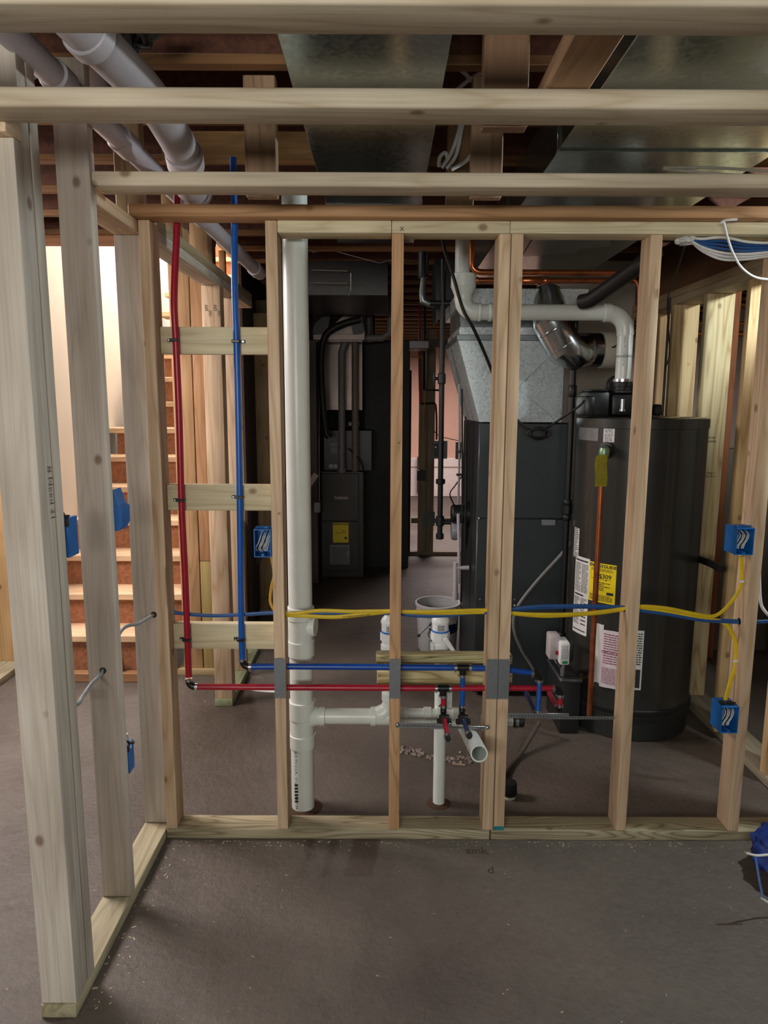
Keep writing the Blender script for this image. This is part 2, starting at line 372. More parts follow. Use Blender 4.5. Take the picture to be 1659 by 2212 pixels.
# carpenter marks: teal paint at foot of the doubled stud
bm = bm_new(); box(bm, .405, .441, 2.3385, 2.3395, .039, .054); obj('chalk_mark', bm, plain('teal_paint', '1e7d86', .7, var=.4, scale=120), wf)
for (x, y, s, h) in ((604, 1425, 'V', .02), (855, 1420, 'I', .016), (603, 1110, '<', .022), (862, 955, '-', .03), (868, 495, 'X', .02), (1165, 1777, 'X', .02)):
    if s == 'X' and y > 1700: continue
    p = at(x, y, 2.339); text_on('pencil_mark', s, h, (p.x, 2.3392, p.z), (1, 0, 0), (0, 0, 1), print_ink, wf)

# ---- left stud wall (89 mm faces towards the camera)
XL0, XL1 = -.881, -.7905
wl = thing('wall_left_studs', 'open wooden stud wall running away on the left', loc=(-.84, 2.0, 0), kind='structure')
lum('bottom_plate', XL0, XL1, 1.585, 2.47, 0, .038, 'Y', (PTW, PTWG), wl)
lum('top_plate', XL0-.02, XL1, 1.560, 1.628, ZP0+.02, ZP1+.02, 'Y', (SPR, SPRG), wl)
lum('top_plate', XL0, XL1, 2.024, 2.30, ZP0, ZP1, 'Y', (SPR, SPRG), wl)
lum('top_plate', XL0, XL1, 2.3005, 2.47, ZP0, ZP1, 'Y', (SPR, SPRG), wl)
for i, Y in enumerate((1.590, 1.629, 1.668, 1.985, 2.378)):
    studs['L%d' % i] = lum('stud', XL0+(.0 if i not in (1,) else .003), XL1-(0 if i != 1 else .003), Y, Y+.038, .0385, {0: ZP0+.0195, 4: ZP0-.0005}.get(i, 2.466), 'Z', (PAL, PALG), wl, contrast=.35)
text_on('pencil_note', '# Need 21', .028, at(117, 1065, 1.60)+Vector((.0, 0, 0)), (0, 0, -1), (0, 1, 0), print_ink, wl) if False else None
bm = text_bm('# Need 21', .03)
for v in bm.verts: v.co = Vector((XL1+.0006, 1.648+v.co.y*.6, Z(118, 1065, 1.65)-v.co.x))
obj('pencil_note', bm, print_ink, wl)
# far part of the same wall, beyond the front wall: door head, jacks
wd = thing('wall_left_doorway', 'stud wall with a door opening to the stairs behind the red pipe', loc=(-.84, 3.2, 0), kind='structure')
lum('top_plate', XL0, XL1, 2.475, 4.30, ZP0+.018, ZP1+.018, 'Y', (PAL, PALG), wd)
lum('top_plate', XL0, XL1, 2.44, 4.30, ZP1+.0185, ZP2+.022, 'Y', ('a89a7c', '7d6c4c'), wd)
for i, Y in enumerate((3.47, 3.512, 3.86)):
    lum('stud', XL0, XL1, Y, Y+.038, .0385, ZP0+.0175, 'Z', (SPR, SPRG), wd)
lum('bottom_plate', XL0-.002, XL1, 3.465, 4.3, 0, .038, 'Y', ('8d9474', '6d7250'), wd)
for Y in (2.9, 3.3):
    lum('cripple', XL0, XL0+.08, Y, Y+.09, ZP2+.0225, 2.466, 'Z', ('b4946a', '8c6c44'), wd)
for (cx) in (X(452, 640, 3.469)-.014, X(468, 640, 3.469)-.006):
    text_on('lumber_stamp', 'SPF', .022, (cx, 3.4692, Z(455, 665, 3.47)), (0, 0, 1), (-1, 0, 0), print_ink, wd)
    text_on('lumber_stamp', '100', .020, (cx+.016, 3.4692, Z(455, 678, 3.47)), (0, 0, 1), (-1, 0, 0), print_ink, wd)
# framing right of the stairs
ws = thing('wall_stair_framing', 'doubled posts framing the foot of the stairs', loc=(-1.05, 3.9, 0), kind='structure')
lum('stud', -1.165, -1.055, 3.90, 3.94, .0385, 2.46, 'Z', ('c09a70', '946c44'), ws)
lum('stud', -1.05, -.975, 3.90, 3.94, Z(450, 1212, 3.9), 2.46, 'Z', ('bb8f66', '8f6440'), ws)
lum('stud', -1.05, -.975, 3.90, 3.94, .0385, Z(450, 1213, 3.9), 'Z', ('a08c58', '7c6a3e'), ws)
lum('stud', -.968, -.93, 3.92, 4.01, .0385, 2.46, 'Z', ('9a5f38', '6e4024'), ws)
lum('bottom_plate', -1.2, -.93, 3.88, 4.01, 0, .038, 'X', ('a08c68', '7c6a3e'), ws)
for k in range(6):
    lum('stud', -.981, -.945, 4.3+.4*k, 4.338+.4*k, .0385, 2.46, 'Z', ('a88c64', '846440'), ws)
# dark stud framing seen between blue pipe and second stud
wu = thing('wall_left_rear', 'dim stud framing in shadow behind the blue electrical box', loc=(-1, 5.2, 0), kind='structure')
for x in (541, 562, 590):
    lum('stud', X(x, 800, 5.1), X(x, 800, 5.1)+.07, 5.1, 5.14, .0385, 2.2, 'Z', ('a89472', '806c4a'), wu)
lum('bottom_plate', -.97, -.70, 5.08, 5.18, 0, .038, 'X', (PTW, PTWG), wu)
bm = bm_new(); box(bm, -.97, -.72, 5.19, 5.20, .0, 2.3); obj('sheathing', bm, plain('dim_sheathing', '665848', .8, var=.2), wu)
bm = bm_new(); obox(bm, (-.80, 5.0, .62), (.04, .05, 1.1), Matrix.Rotation(math.radians(35), 3, 'Y')); obj('brace', bm, plain('dark_board2', '4a4036', .7), wu)

# far left post
wp = thing('wall_left_end', 'stud wall end with a tan post at the far left', loc=(-2.2, 4, 0), kind='structure')
lum('stud', -2.30, -2.21, 4.0, 4.038, .0385, 2.4, 'Z', ('cda878', 'a47c50'), wp)
lum('stud', -2.39, -2.31, 3.64, 3.678, .0385, 2.4, 'Z', ('c4a67c', 'a47c50'), wp)
lum('bottom_plate', -2.31, -2.15, 3.5, 4.2, 0, .038, 'Y', (PTW, PTWG), wp)

# ---- right 2x6 wall
XR0, XR1 = 1.575, 1.715
wr = thing('wall_right_studs', 'open wall of wide pine studs running away on the right', loc=(1.64, 3.3, 0), kind='structure')
lum('bottom_plate', 1.60, 1.74, 2.44, 4.6, 0, .038, 'Y', ('8f8570', '6c6450'), wr)
lum('top_plate', XR0, XR1, 2.44, 4.6, ZP0, ZP1, 'Y', ('bda98a', '927c58'), wr, contrast=.3)
lum('top_plate', XR0, XR1, 2.44, 4.6, ZP1+.0005, ZP2, 'Y', ('b29c7a', '8a7450'), wr, contrast=.3)
for Y, c in ((2.73, 'd0b488'), (3.12, 'cdaf80'), (3.54, 'd9ca9e'), (3.93, 'cbb184'), (4.32, 'b8966c')):
    x0 = XR0 if Y != 2.73 else 1.60
    lum('stud', x0, x0+.14, Y, Y+.038, .0385, ZP0-.0005, 'Z', (c, 'a47e4e'), wr, contrast=.7)
bm = bm_new(); box(bm, 1.59, 1.70, 2.45, 4.6, ZP2+.001, 2.466, .002); obj('beam', bm, plain('brown_lvl', '6e4a30', .7, var=.25, scale=60), wr)
for (y, s, up) in ((945, 'SPF KD', 1), (953, 'PREM H', 1), (1022, '2 MILL', 1), (1029, '014 SG', 1)):
    p = at(1535, y, 3.538); text_on('lumber_stamp', s, .016, (p.x, 3.5392, p.z), (-1, 0, 0), (0, 0, -1), print_ink, wr)
# things in the room beyond the right wall
for i, x in enumerate((1.98, 2.45, 2.9)):
    o = lum('wooden_post', x, x+.09, 4.20, 4.29, 0, 2.46, 'Z', ('9a5e3c', '6e3e24')); 
    tag(o, ['reddish wooden post behind the right-hand studs, nearest the heater', 'reddish wooden post behind the right-hand studs, middle one', 'reddish wooden post at the right edge behind the studs'][i], 'post', 'reddish posts beyond the right wall')
bm = bm_new()
for z, r in ((2.05, .02), (2.12, .012)): cyl(bm, (1.80, 4.9, z), (3.4, 4.9, z), r, 12)
tag(obj('copper_pipe', bm, copper), 'pair of copper pipes running level behind the right-hand studs', 'pipe')

# ---- ceiling strapping: crossing beams
def beam(name, Y0, x0, x1, cols, label, z0=ZP1+.0005, con=.5):
    bm = bm_new(); box(bm, x0, x1, Y0, Y0+.089, z0, z0+.038, .006, 3)
    o = obj(name, bm, wood('X', cols[0], cols[1], contrast=con)); tag(o, label, 'beam', 'flat beams crossing overhead'); return o
B1 = beam('ceiling_beam', 1.120, -1.25, 1.65, (BMW, BMWG), 'pale pine beam crossing the top edge of the picture')
B2 = beam('ceiling_beam', 1.482, -1.15, 1.65, (BMW, BMWG), 'pale pine beam, second from the top, resting on the near end of the left wall')
B3 = beam('ceiling_beam', 1.990, -.7895, 1.72, (BMW, BMWG), 'pale pine beam, third from the top, with swirling grain at its cut left end')
B4 = beam('ceiling_beam', 2.301, X(275, 455, 2.30), 1.72, (ORG, ORGG), 'weathered orange-brown beam lying on the front wall, lowest of the four', con=.75)
bm = bm_new(); box(bm, .315, .403, 1.02, 1.60, ZP2+.001, ZP2+.039, .004)
tag(obj('cross_board', bm, wood('Y', 'bf9a76', '94704a')), 'short tan board lying across the two nearest beams', 'board')
for i, (px0, px1, py, Y, lab) in enumerate(((1045, 1140, 150, 1.573, 'wide brown hanger board behind the second beam, right of the metal duct'),
        (1018, 1093, 320, 2.081, 'pinkish hanger board behind the third beam, right of the white cables'),
        (528, 592, 320, 2.081, 'hanger board behind the third beam, left of the metal duct'),
        (964, 1026, 430, 2.392, 'hanger board behind the orange beam, near its middle'),
        (245, 300, 345, 2.392, 'pale hanger board behind the third beam near the grey pipes'))):
    x0 = X(px0, py, Y); bm = bm_new(); box(bm, x0, x0+.089 if i else x0+.095, Y, Y+.038, ZP1, 2.466, .003)
    tag(obj('hanger_board', bm, wood('Z', ['7d6049', 'a88a70', 'a5876a', '9a7a58', 'bda684'][i], '6a4c34')), lab, 'board', 'vertical hanger boards above the beams')

# ================================================================ STAIRCASE
st = thing('staircase', 'raw wooden staircase rising away behind the left studs', 'stairs', (-1.6, 3.85, 0))
tread_m = wood('X', 'd9b795', 'b08a62', knots=False); 
for i in range(-1, 15):
    Y, z = 3.85+.21*i, .21+.19*i
    x0, x1 = (-2.045 if i < 7 else -1.94), (-1.20 if i < 1 else -.985)
    if i >= 0:
        bm = bm_new(); box(bm, x0, x1, Y, Y+.25, z, z+.038, .004); obj('tread', bm, tread_m, st)
    zr0 = 0.001 if i < 0 else z+.0385
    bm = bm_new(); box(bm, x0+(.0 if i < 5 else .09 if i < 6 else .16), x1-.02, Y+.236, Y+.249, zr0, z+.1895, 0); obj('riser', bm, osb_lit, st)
    if i in (0, 2, 3):
        bm = bm_new(); box(bm, -2.02, -1.93, Y+.20, Y+.235, zr0, z+.189); obj('riser_cleat', bm, wood('Z', 'caa27c', 'a07850'), st)
bm = bm_new(); box(bm, -2.03, -1.22, 3.78, 3.84, 0, .05, .003); obj('base_plate', bm, wood('X', '9c7350', '70482c'), st)
bm = bm_new(); box(bm, -1.62, -1.50, 3.79, 3.85, .052, .12, .003); obj('stair_block', bm, wood('X', 'a87a55', '70482c'), st)

# ================================================================ DUCTS
def ductbox(name, b, mat, label, seams=()):
    t = thing(name, label, 'duct', ((b[0]+b[1])/2, b[2], b[4])); bm = bm_new(); box(bm, *b, .002); obj('duct_body', bm, mat, t)
    for y in seams:
        bm = bm_new(); box(bm, b[0]-.006, b[1]+.006, y, y+.02, b[4]-.006, b[5]+.0, .001); obj('seam', bm, mat, t)
    return t
ductbox('supply_duct', (-.217, .132, .4, 3.35, 2.30, 2.465), tin, 'galvanised rectangular duct overhead running away left of centre', (2.75,))
ductbox('return_duct', (.500, 1.135, .4, 4.30, 2.30, 2.465), tin, 'wide galvanised duct overhead on the right', (2.15, 3.0))
ductbox('trunk_duct', (.36, .985, 3.50, 4.30, 2.05, 2.125), tin_bright, 'galvanised cross duct on top of the grey furnace')
ductbox('branch_duct', (-.75, .02, 4.6, 5.6, 2.25, 2.46), plain('dull_duct', '4b4a48', .35, .8), 'dull dark duct under the joists behind the white stack')
bm = bm_new()
ft = []
for x, y in ((1152, 516), (1230, 518), (1318, 513), (1320, 530), (1268, 536), (1240, 545), (1165, 552), (1128, 553)):
    d = ray(x, y); t_ = (2.296-CAM_H)/d.z; ft.append((d.x*t_, d.y*t_))
prism(bm, ft, 2, 2.294, 2.2985)
tag(obj('foil_tape', bm, plain('foil', 'c9ced0', .3, .9, var=.2, bump=.6)), 'crinkled foil tape patch under the wide right-hand duct', 'tape')

# ================================================================ MAIN FURNACE
FX0, FX1, FY0, FY1, FZ = .485, .950, 3.60, 4.30, 1.478
fu = thing('furnace', 'grey steel furnace cabinet under the big galvanised plenum', 'furnace', ((FX0+FX1)/2, FY0, 0))
zs = Z(1150, 1121, 3.6)
bm = bm_new(); box(bm, FX0, FX1, FY0+.012, FY1, .02, FZ, .004); obj('cabinet', bm, dark_grey, fu)
bm = bm_new(); box(bm, FX0+.001, FX1-.001, FY0, FY0+.0118, zs+.003, FZ-.004, .003); obj('upper_panel', bm, furn_grey, fu)
bm = bm_new(); box(bm, FX0+.001, FX1-.001, FY0, FY0+.0118, .03, zs-.002, .003); obj('lower_panel', bm, furn_grey, fu)
for x, z in ((1037, 1295), (1112, 1295), (1035, 1120), (1110, 1120)):
    bm = bm_new(); p = at(x, z, FY0); lathe(bm, (p.x, FY0, p.z), (0, -1, 0), [(.006, 0), (.005, .003), (.001, .004)], 10); obj('screw', bm, steel, fu)
bm = bm_new(); p = at(1185, 1129, FY0); flat = box(bm, p.x-.035, p.x+.035, FY0-.003, FY0-.0005, p.z-.014, p.z+.016, .001); obj('tape_strip', bm, plain('silver_tape', '9aa0a2', .4, .6), fu)
p = at(1168, 1165, FY0)
# plenum transition
pl = thing('plenum', 'bright galvanised sheet metal plenum tapering down to the furnace', 'plenum', (.65, 3.6, FZ))
z1, z2 = FZ+.004, Z(1100, 736, 3.6)
bm = bm_new(); bot = [(FX0, 3.6), (.905, 3.6), (.905, 4.28), (FX0, 4.28)]; top = [(.369, 3.6), (.905, 3.6), (.905, 4.28), (.369, 4.28)]
loft(bm, [[(x, y, z1) for x, y in bot], [(x, y, z2) for x, y in top]])
for f in bm.faces: f.smooth = False
tr = obj('transition', bm, tin_bright, pl)
bm = bm_new(); box(bm, .362, .912, 3.592, 4.29, z2+.0005, z2+.028, .002); obj('flange', bm, plain('flange_tin', '8d9698', .35, .9), pl)
bm = bm_new(); box(bm, .375, .90, 3.61, 4.27, z2+.0285, 1.955, .002); obj('collar_box', bm, tin_bright, pl)
bm = bm_new(); box(bm, .385, .89, 3.66, 4.25, 1.9555, 2.048, .002); obj('neck', bm, plain('flange_tin', '8d9698', .35, .9), pl)
# cross-broken diamond crease on the front
def crease(p, q): 
    a, b = at(*p, 3.599), at(*q, 3.599); bm = bm_new(); cyl(bm, (a.x, 3.5995, a.z), (b.x, 3.5995, b.z), .0022, 6); return bm
for p, q in (((1118, 837), (1180, 776)), ((1118, 837), (1198, 908))): obj('crease', crease(p, q), tin_bright, pl)
# furnace side fittings (left side, seen edge-on)
bl = thing('draft_inducer', 'dark round blower motor on the left side of the grey furnace', 'motor', tuple(at(1002, 1110, 3.95)))
a = at(1002, 1110, 3.95)
bm = bm_new(); lathe(bm, (FX0-.001, 3.95, a.z), (-1, 0, 0), [(.075, 0), (.075, .02), (.055, .025), (.055, .09), (.045, .10)], 24); obj('housing', bm, black_iron, bl)
bm = bm_new(); tube(bm, [(.40, 3.93, a.z+.05), (.37, 3.9, a.z+.12), (.40, 3.9, a.z+.17), (.44, 3.93, a.z+.22)], .004, 6, 4); obj('wire', bm, black_rub, bl)
bm = bm_new(); lathe(bm, (.44, 3.98, a.z-.10), (-1, 0, 0), [(.055, 0), (.06, .03), (.055, .05)], 20); obj('trap_cover', bm, plain('trap_grey', '8b8e94', .4), bl)
cl = thing('conduit_run', 'thin grey conduit and hoses along the left edge of the grey furnace', 'conduit', tuple(at(995, 900, 3.8)))
for x0, x1, y0, y1, r, m in ((992, 990, 830, 1090, .006, nm_grey), (998, 996, 840, 1300, .005, black_rub), (990, 990, 1110, 1260, .009, grey_pvc), (1006, 1004, 900, 1180, .005, black_rub)):
    bm = bm_new(); a, b = at(x0, y0, 3.8), at(x1, y1, 3.8); tube(bm, [a, (a+b)/2+Vector((.004, 0, 0)), b], r, 8, 5); obj('hose', bm, m, cl)
for y in (975, 1025): 
    bm = bm_new(); a = at(992, y, 3.8); box(bm, a.x-.016, a.x+.012, 3.78, 3.8, a.z-.006, a.z+.006); obj('clip', bm, black_rub, cl)
cn = thing('condensate_tee', 'white plastic condensate tee low on the left of the grey furnace', 'pipe fitting', tuple(at(990, 1250, 3.8)))
a, b = at(984, 1215, 3.8), at(984, 1280, 3.8)
bm = bm_new(); cyl(bm, a, b, .013, 16); cyl(bm, b, b-Vector((0, 0, .04)), .017, 16); obj('tee_body', bm, grey_pvc, cn)
bm = bm_new(); cyl(bm, a-Vector((0, 0, .03)), a+Vector((.075, 0, -.03)), .012, 14); obj('branch', bm, grey_pvc, cn)

# black iron gas line left of furnace
gs = thing('gas_pipe', 'black iron gas pipe hanging left of the plenum with valve and capped drop leg', 'pipe', tuple(at(955, 900, 4.0)))
gx = lambda y: at(957-(y-620)*.013, y, 4.0)
bm = bm_new(); tube(bm, [gx(560), gx(1160)], .0155, 14); obj('pipe', bm, black_iron, gs)
for y, r, h in ((818, .022, .06), (1040, .027, .03), (1125, .024, .06), (1158, .023, .035)):
    p = gx(y); bm = bm_new(); lathe(bm, p-Vector((0, 0, h/2)), (0, 0, 1), [(r*.85, 0), (r, .004), (r, h-.004), (r*.85, h)], 8 if r > .026 else 16); obj('fitting', bm, black_iron, gs)
p = gx(818); bm = bm_new(); cyl(bm, p, p-Vector((.04, 0, 0)), .009, 10); box(bm, p.x-.05, p.x-.038, p.y-.01, p.y+.01, p.z-.045, p.z+.045, .004); obj('valve_handle', bm, black_iron, gs)
p = gx(1128); bm = bm_new(); tube(bm, [p, p+Vector((.12, 0, 0))], .014, 12); cyl(bm, p+Vector((.09, -.01, -.06)), p+Vector((.09, -.01, .03)), .022, 14); obj('branch', bm, black_iron, gs)
p = gx(655); bm = bm_new(); tube(bm, [p+Vector((.16, 0, 0)), p-Vector((.07, 0, 0))], .015, 12); obj('branch', bm, black_iron, gs)
rg = thing('gas_regulator', 'grey metal elbow and riser beside the black gas pipe near the joists', 'pipe fitting', tuple(at(915, 640, 4.0)))
bm = bm_new(); a = [at(x, y, 4.02) for x, y in ((938, 656), (925, 656), (914, 650), (912, 636), (914, 600))]; tube(bm, a, [.018, .019, .021, .019, .015], 14); obj('elbow', bm, plain('zinc', '7b8484', .35, .8), rg)
bm = bm_new(); tube(bm, [at(914, 600, 4.02), at(915, 545, 4.02)], .03, 14); obj('riser', bm, black_iron, rg)
dd = thing('dark_duct_drop', 'dark sheet metal boot behind the black gas pipe', 'duct', tuple(at(955, 660, 4.4)))
bm = bm_new(); q = [at(x, y, 4.4) for x, y in ((940, 560), (985, 560), (985, 662), (962, 668), (942, 696))]; prism(bm, [(v.x, v.z) for v in q], 1, 4.4, 4.7); obj('duct_body', bm, dark_grey, dd)

# ================================================================ SECOND FURNACE (far left)
F2Y = 6.2
a, b = at(692, 1018, F2Y), at(786, 1238, F2Y)
f2 = thing('furnace', 'dark furnace with a yellow energy label far behind the white stack', 'furnace', ((a.x+b.x)/2, F2Y, 0))
zt, x0, x1 = a.z, a.x, b.x; zm = Z(740, 1126, F2Y)
brown_en = plain('furnace_brown', '34302b', .4, .2, var=.06, scale=5)
bm = bm_new(); box(bm, x0, x1, F2Y+.012, F2Y+.65, .0, zt, .006); obj('cabinet', bm, brown_en, f2)
bm = bm_new(); box(bm, x0+.004, x1-.045, F2Y, F2Y+.0118, zm+.003, zt-.02, .004); ud = obj('upper_door', bm, brown_en, f2)
bm = bm_new(); box(bm, x0+.004, x1-.045, F2Y, F2Y+.0118, .06, zm-.003, .004); ld = obj('lower_door', bm, brown_en, f2)
bm = bm_new()
for x in (708, 768):
    for y in (1120, 1132): p = at(x, y, F2Y); cyl(bm, (p.x, F2Y, p.z), (p.x, F2Y-.006, p.z), .014, 14)
obj('door_knob', bm, dark_grey, f2)
p = at(737, 1075, F2Y-.001); bm = bm_new(); box(bm, p.x-.065, p.x+.065, F2Y-.004, F2Y-.0005, p.z-.021, p.z+.021, .002)
nmpl = obj('name_plate', bm, plain('plate_red', '6a4a48', .4), f2)
text_on('lettering', 'Coleman', .034, (p.x, F2Y-.0045, p.z-.001), (1, 0, 0), (0, 0, 1), label_white, nmpl, .0006)
q0, q1 = at(719, 1129, F2Y), at(753, 1172, F2Y)
bm = bm_new(); box(bm, q0.x, q1.x, F2Y-.003, F2Y-.0005, q1.z, q0.z); en = obj('energy_label', bm, label_yellow, f2)
cx = (q0.x+q1.x)/2; text_on('lettering', 'ENERGYGUIDE', .020, (cx, F2Y-.0035, q0.z-.014), (1, 0, 0), (0, 0, 1), print_ink, en, .0008)
text_on('lettering', '96.0', .018, (cx+.03, F2Y-.0035, q0.z-.075), (1, 0, 0), (0, 0, 1), print_ink, en, .0004)
bm = bm_new(); box(bm, q0.x+.02, q1.x-.02, F2Y-.0036, F2Y-.003, q0.z-.095, q0.z-.092); box(bm, q1.x-.035, q1.x-.015, F2Y-.0036, F2Y-.003, q0.z-.15, q0.z-.13); obj('label_bar', bm, print_ink, en)
q0, q1 = at(713, 1177, F2Y), at(755, 1219, F2Y)
bm = bm_new(); box(bm, q0.x, q1.x, F2Y-.003, F2Y-.0005, q1.z, q0.z); wl2 = obj('warning_label', bm, plain('dim_label', '85878c', .6), f2)
bm = bm_new(); lines(bm, .01, q1.x-q0.x-.01, 0, q0.z-q1.z-.02, 12); flat_to(bm, (q0.x, F2Y-.0035, q1.z+.005), (1, 0, 0), (0, 0, 1)); obj('label_text', bm, print_ink, wl2)
# coil cabinet + cables above
cz = Z(740, 930, F2Y); xx0, xx1 = X(698, 970, F2Y), X(803, 970, F2Y)
cc = thing('coil_cabinet', 'dark coil cabinet standing on the far furnace', 'cabinet', ((xx0+xx1)/2, F2Y+.03, zt))
bm = bm_new(); box(bm, xx0, xx1, F2Y+.05, F2Y+.65, zt+.001, cz, .004); obj('case', bm, plain('coil_dark', '2b2928', .4, .3), cc)
for x0_, y0_, x1_, y1_ in ((702, 940, 724, 952), (712, 957, 728, 965), (714, 967, 727, 980), (752, 912, 776, 920)):
    a, b = at(x0_, y0_, F2Y), at(x1_, y1_, F2Y); bm = bm_new(); box(bm, a.x, b.x, F2Y+.045, F2Y+.0495, b.z, a.z); obj('label', bm, plain('dim_label', '85878c', .6), cc)
bm = bm_new()
for x in (714, 724): p = at(x, 1008, F2Y); lathe(bm, (p.x, F2Y+.049, p.z), (0, -1, 0), [(.02, 0), (.02, .012), (.012, .012), (.012, .004)], 14)
obj('port', bm, grey_pvc, cc)
# sheet metal plenum of far furnace with folds
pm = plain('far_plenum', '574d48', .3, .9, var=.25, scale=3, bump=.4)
p2 = thing('plenum', 'crumpled dull galvanised plenum above the far furnace', 'plenum', (-.65, F2Y+.1, cz))
A, B, Cc, D = at(694, 886, F2Y+.1), at(783, 886, F2Y+.1), at(783, 742, F2Y+.1), at(700, 742, F2Y+.1)
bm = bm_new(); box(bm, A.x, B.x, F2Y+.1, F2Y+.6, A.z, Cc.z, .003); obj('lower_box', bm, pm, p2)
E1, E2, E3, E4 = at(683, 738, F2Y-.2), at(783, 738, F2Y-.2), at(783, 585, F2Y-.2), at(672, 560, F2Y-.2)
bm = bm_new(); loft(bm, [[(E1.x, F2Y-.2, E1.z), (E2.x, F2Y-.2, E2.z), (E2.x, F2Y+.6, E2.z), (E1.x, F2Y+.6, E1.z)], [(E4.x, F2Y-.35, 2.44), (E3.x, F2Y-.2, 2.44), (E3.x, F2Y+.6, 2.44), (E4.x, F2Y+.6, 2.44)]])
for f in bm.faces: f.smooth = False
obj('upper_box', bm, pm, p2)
bm = bm_new(); box(bm, E1.x-.02, E2.x+.02, F2Y-.25, F2Y-.2, Z(740, 740, F2Y), Z(740, 728, F2Y), .002); obj('flange', bm, pm, p2)
bm = bm_new(); obox(bm, at(760, 655, F2Y-.25), (.10, .01, .5), Matrix.Rotation(math.radians(-14), 3, 'Y')); obj('fold', bm, dark_grey, p2)
bm = bm_new(); obox(bm, at(703, 640, F2Y-.25), (.12, .01, .62), Matrix.Rotation(math.radians(9), 3, 'Y')); obj('fold', bm, dark_grey, p2)
# exhaust pipes of the far furnace
vp = thing('vent_pipes', 'pair of grey plastic vent pipes rising from the far furnace', 'pipe', (-.5, F2Y-.1, zt))
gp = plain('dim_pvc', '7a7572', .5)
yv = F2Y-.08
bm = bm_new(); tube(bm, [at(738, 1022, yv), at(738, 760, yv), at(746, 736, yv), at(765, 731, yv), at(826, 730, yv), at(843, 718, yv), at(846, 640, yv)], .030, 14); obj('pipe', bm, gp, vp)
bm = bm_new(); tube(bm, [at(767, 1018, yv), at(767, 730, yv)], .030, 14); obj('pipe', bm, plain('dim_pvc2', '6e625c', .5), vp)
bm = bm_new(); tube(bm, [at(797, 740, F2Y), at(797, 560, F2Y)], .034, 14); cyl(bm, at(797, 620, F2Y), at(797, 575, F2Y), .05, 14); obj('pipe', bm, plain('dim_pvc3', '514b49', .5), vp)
bm = bm_new(); cyl(bm, at(738, 1022, yv), at(738, 1012, yv), .04, 14); obj('collar', bm, gp, vp)
ic = thing('insulated_line', 'thick black insulated refrigerant hose beside the far plenum', 'hose', tuple(at(700, 800, F2Y-.3)))
bm = bm_new(); tube(bm, [at(778, 690, 5.9), at(740, 700, 5.9), at(705, 722, 5.9), at(694, 770, 5.9), at(696, 850, 5.9), at(704, 930, 5.9), at(712, 945, 5.9)], .028, 10, 5); obj('hose', bm, black_rub, ic)
bm = bm_new(); tube(bm, [at(752, 968, 6.1), at(778, 995, 6.1), at(786, 1030, 6.1), at(786, 1130, 6.1)], .007, 6, 5); obj('cord', bm, black_rub, ic)
rp = thing('return_drop', 'tall return air duct, coloured as in shadow, right of the far furnace', 'duct', (-.05, 6.6, 0))
a, b = at(786, 870, 6.6), at(885, 870, 6.6); bm = bm_new(); box(bm, a.x, b.x, 6.6, 7.1, 0, Z(800, 735, 6.6), .004); obj('duct_body', bm, plain('duct_in_shadow', '111110', .6, .1), rp)  # near-black colour carries the shadow the duct stands in
dp = thing('electrical_panel_board', 'dark vertical panel with conduit and small grey switch box left of far furnace', 'panel', (-1.0, 5.98, 0))
a, b = at(640, 900, 6.0), at(684, 900, 6.0); bm = bm_new(); box(bm, a.x, b.x, 6.0, 6.05, 0, Z(640, 735, 6), .002); obj('board', bm, plain('panel_dark', '5a4c44', .6), dp)
bm = bm_new(); tube(bm, [at(688, 735, 5.95), at(689, 1090, 5.95)], .008, 8); obj('conduit', bm, steel, dp)
a, b = at(679, 1083, 5.95), at(693, 1106, 5.95); bm = bm_new(); box(bm, a.x, b.x, 5.9, 5.95, b.z, a.z, .004); obj('switch_box', bm, plain('switch_grey', '8d9092', .45, .3), dp)
# hanger rods and wires near the ceiling behind the stack
hr = thing('threaded_hanger', 'trapeze of thin wire rods hanging under the dark duct', 'hanger', tuple(at(720, 560, 4.4)))
for pp in (((672, 583), (750, 585), (750, 612), (672, 610)), ((758, 590), (758, 628), (752, 640)), ((673, 545), (702, 540), (728, 518), (850, 527)), ((715, 540), (820, 568), (850, 560))):
    bm = bm_new(); tube(bm, [at(x, y, 4.4) for x, y in pp], .0025, 6); obj('rod', bm, steel, hr)

# ================================================================ REAR OPENING
wv = thing('wall_rear_studs', 'open stud frame looking into the lit pink room at the back', loc=(.4, 7.2, 0), kind='structure')
YR = 7.15; rc = ('8a7a66', '6a5a48')  # stud tones darkened to stand for the light coming from behind
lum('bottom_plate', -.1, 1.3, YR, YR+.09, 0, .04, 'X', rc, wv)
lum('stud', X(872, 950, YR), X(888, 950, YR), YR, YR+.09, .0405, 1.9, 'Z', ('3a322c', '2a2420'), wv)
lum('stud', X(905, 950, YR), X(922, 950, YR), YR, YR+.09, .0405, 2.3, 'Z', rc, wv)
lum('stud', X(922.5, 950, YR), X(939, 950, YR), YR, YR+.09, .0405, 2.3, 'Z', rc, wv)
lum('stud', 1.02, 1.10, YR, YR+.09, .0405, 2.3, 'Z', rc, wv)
for a, b in ((888.5, 904.5), (940, 1010)):
    lum('blocking', X(a, 1118, YR), X(b, 1118, YR), YR+.02, YR+.06, Z(900, 1131, YR), Z(900, 1120, YR), 'X', rc, wv)
lum('header', X(872, 740, YR), 1.0, YR-.05, YR-.001, Z(900, 748, YR), Z(900, 734, YR), 'X', ('5f544a', '453b32'), wv)
for x, y0, y1 in ((921, 1106, 1139), (935, 1105, 1136)):
    a, b = at(x-5, y0, YR-.01), at(x+4, y1, YR-.01); bm = bm_new(); box(bm, a.x, b.x, YR-.008, YR-.001, b.z, a.z); obj('metal_tie', bm, plain('tie_grey', '4b5456', .4, .5), wv)
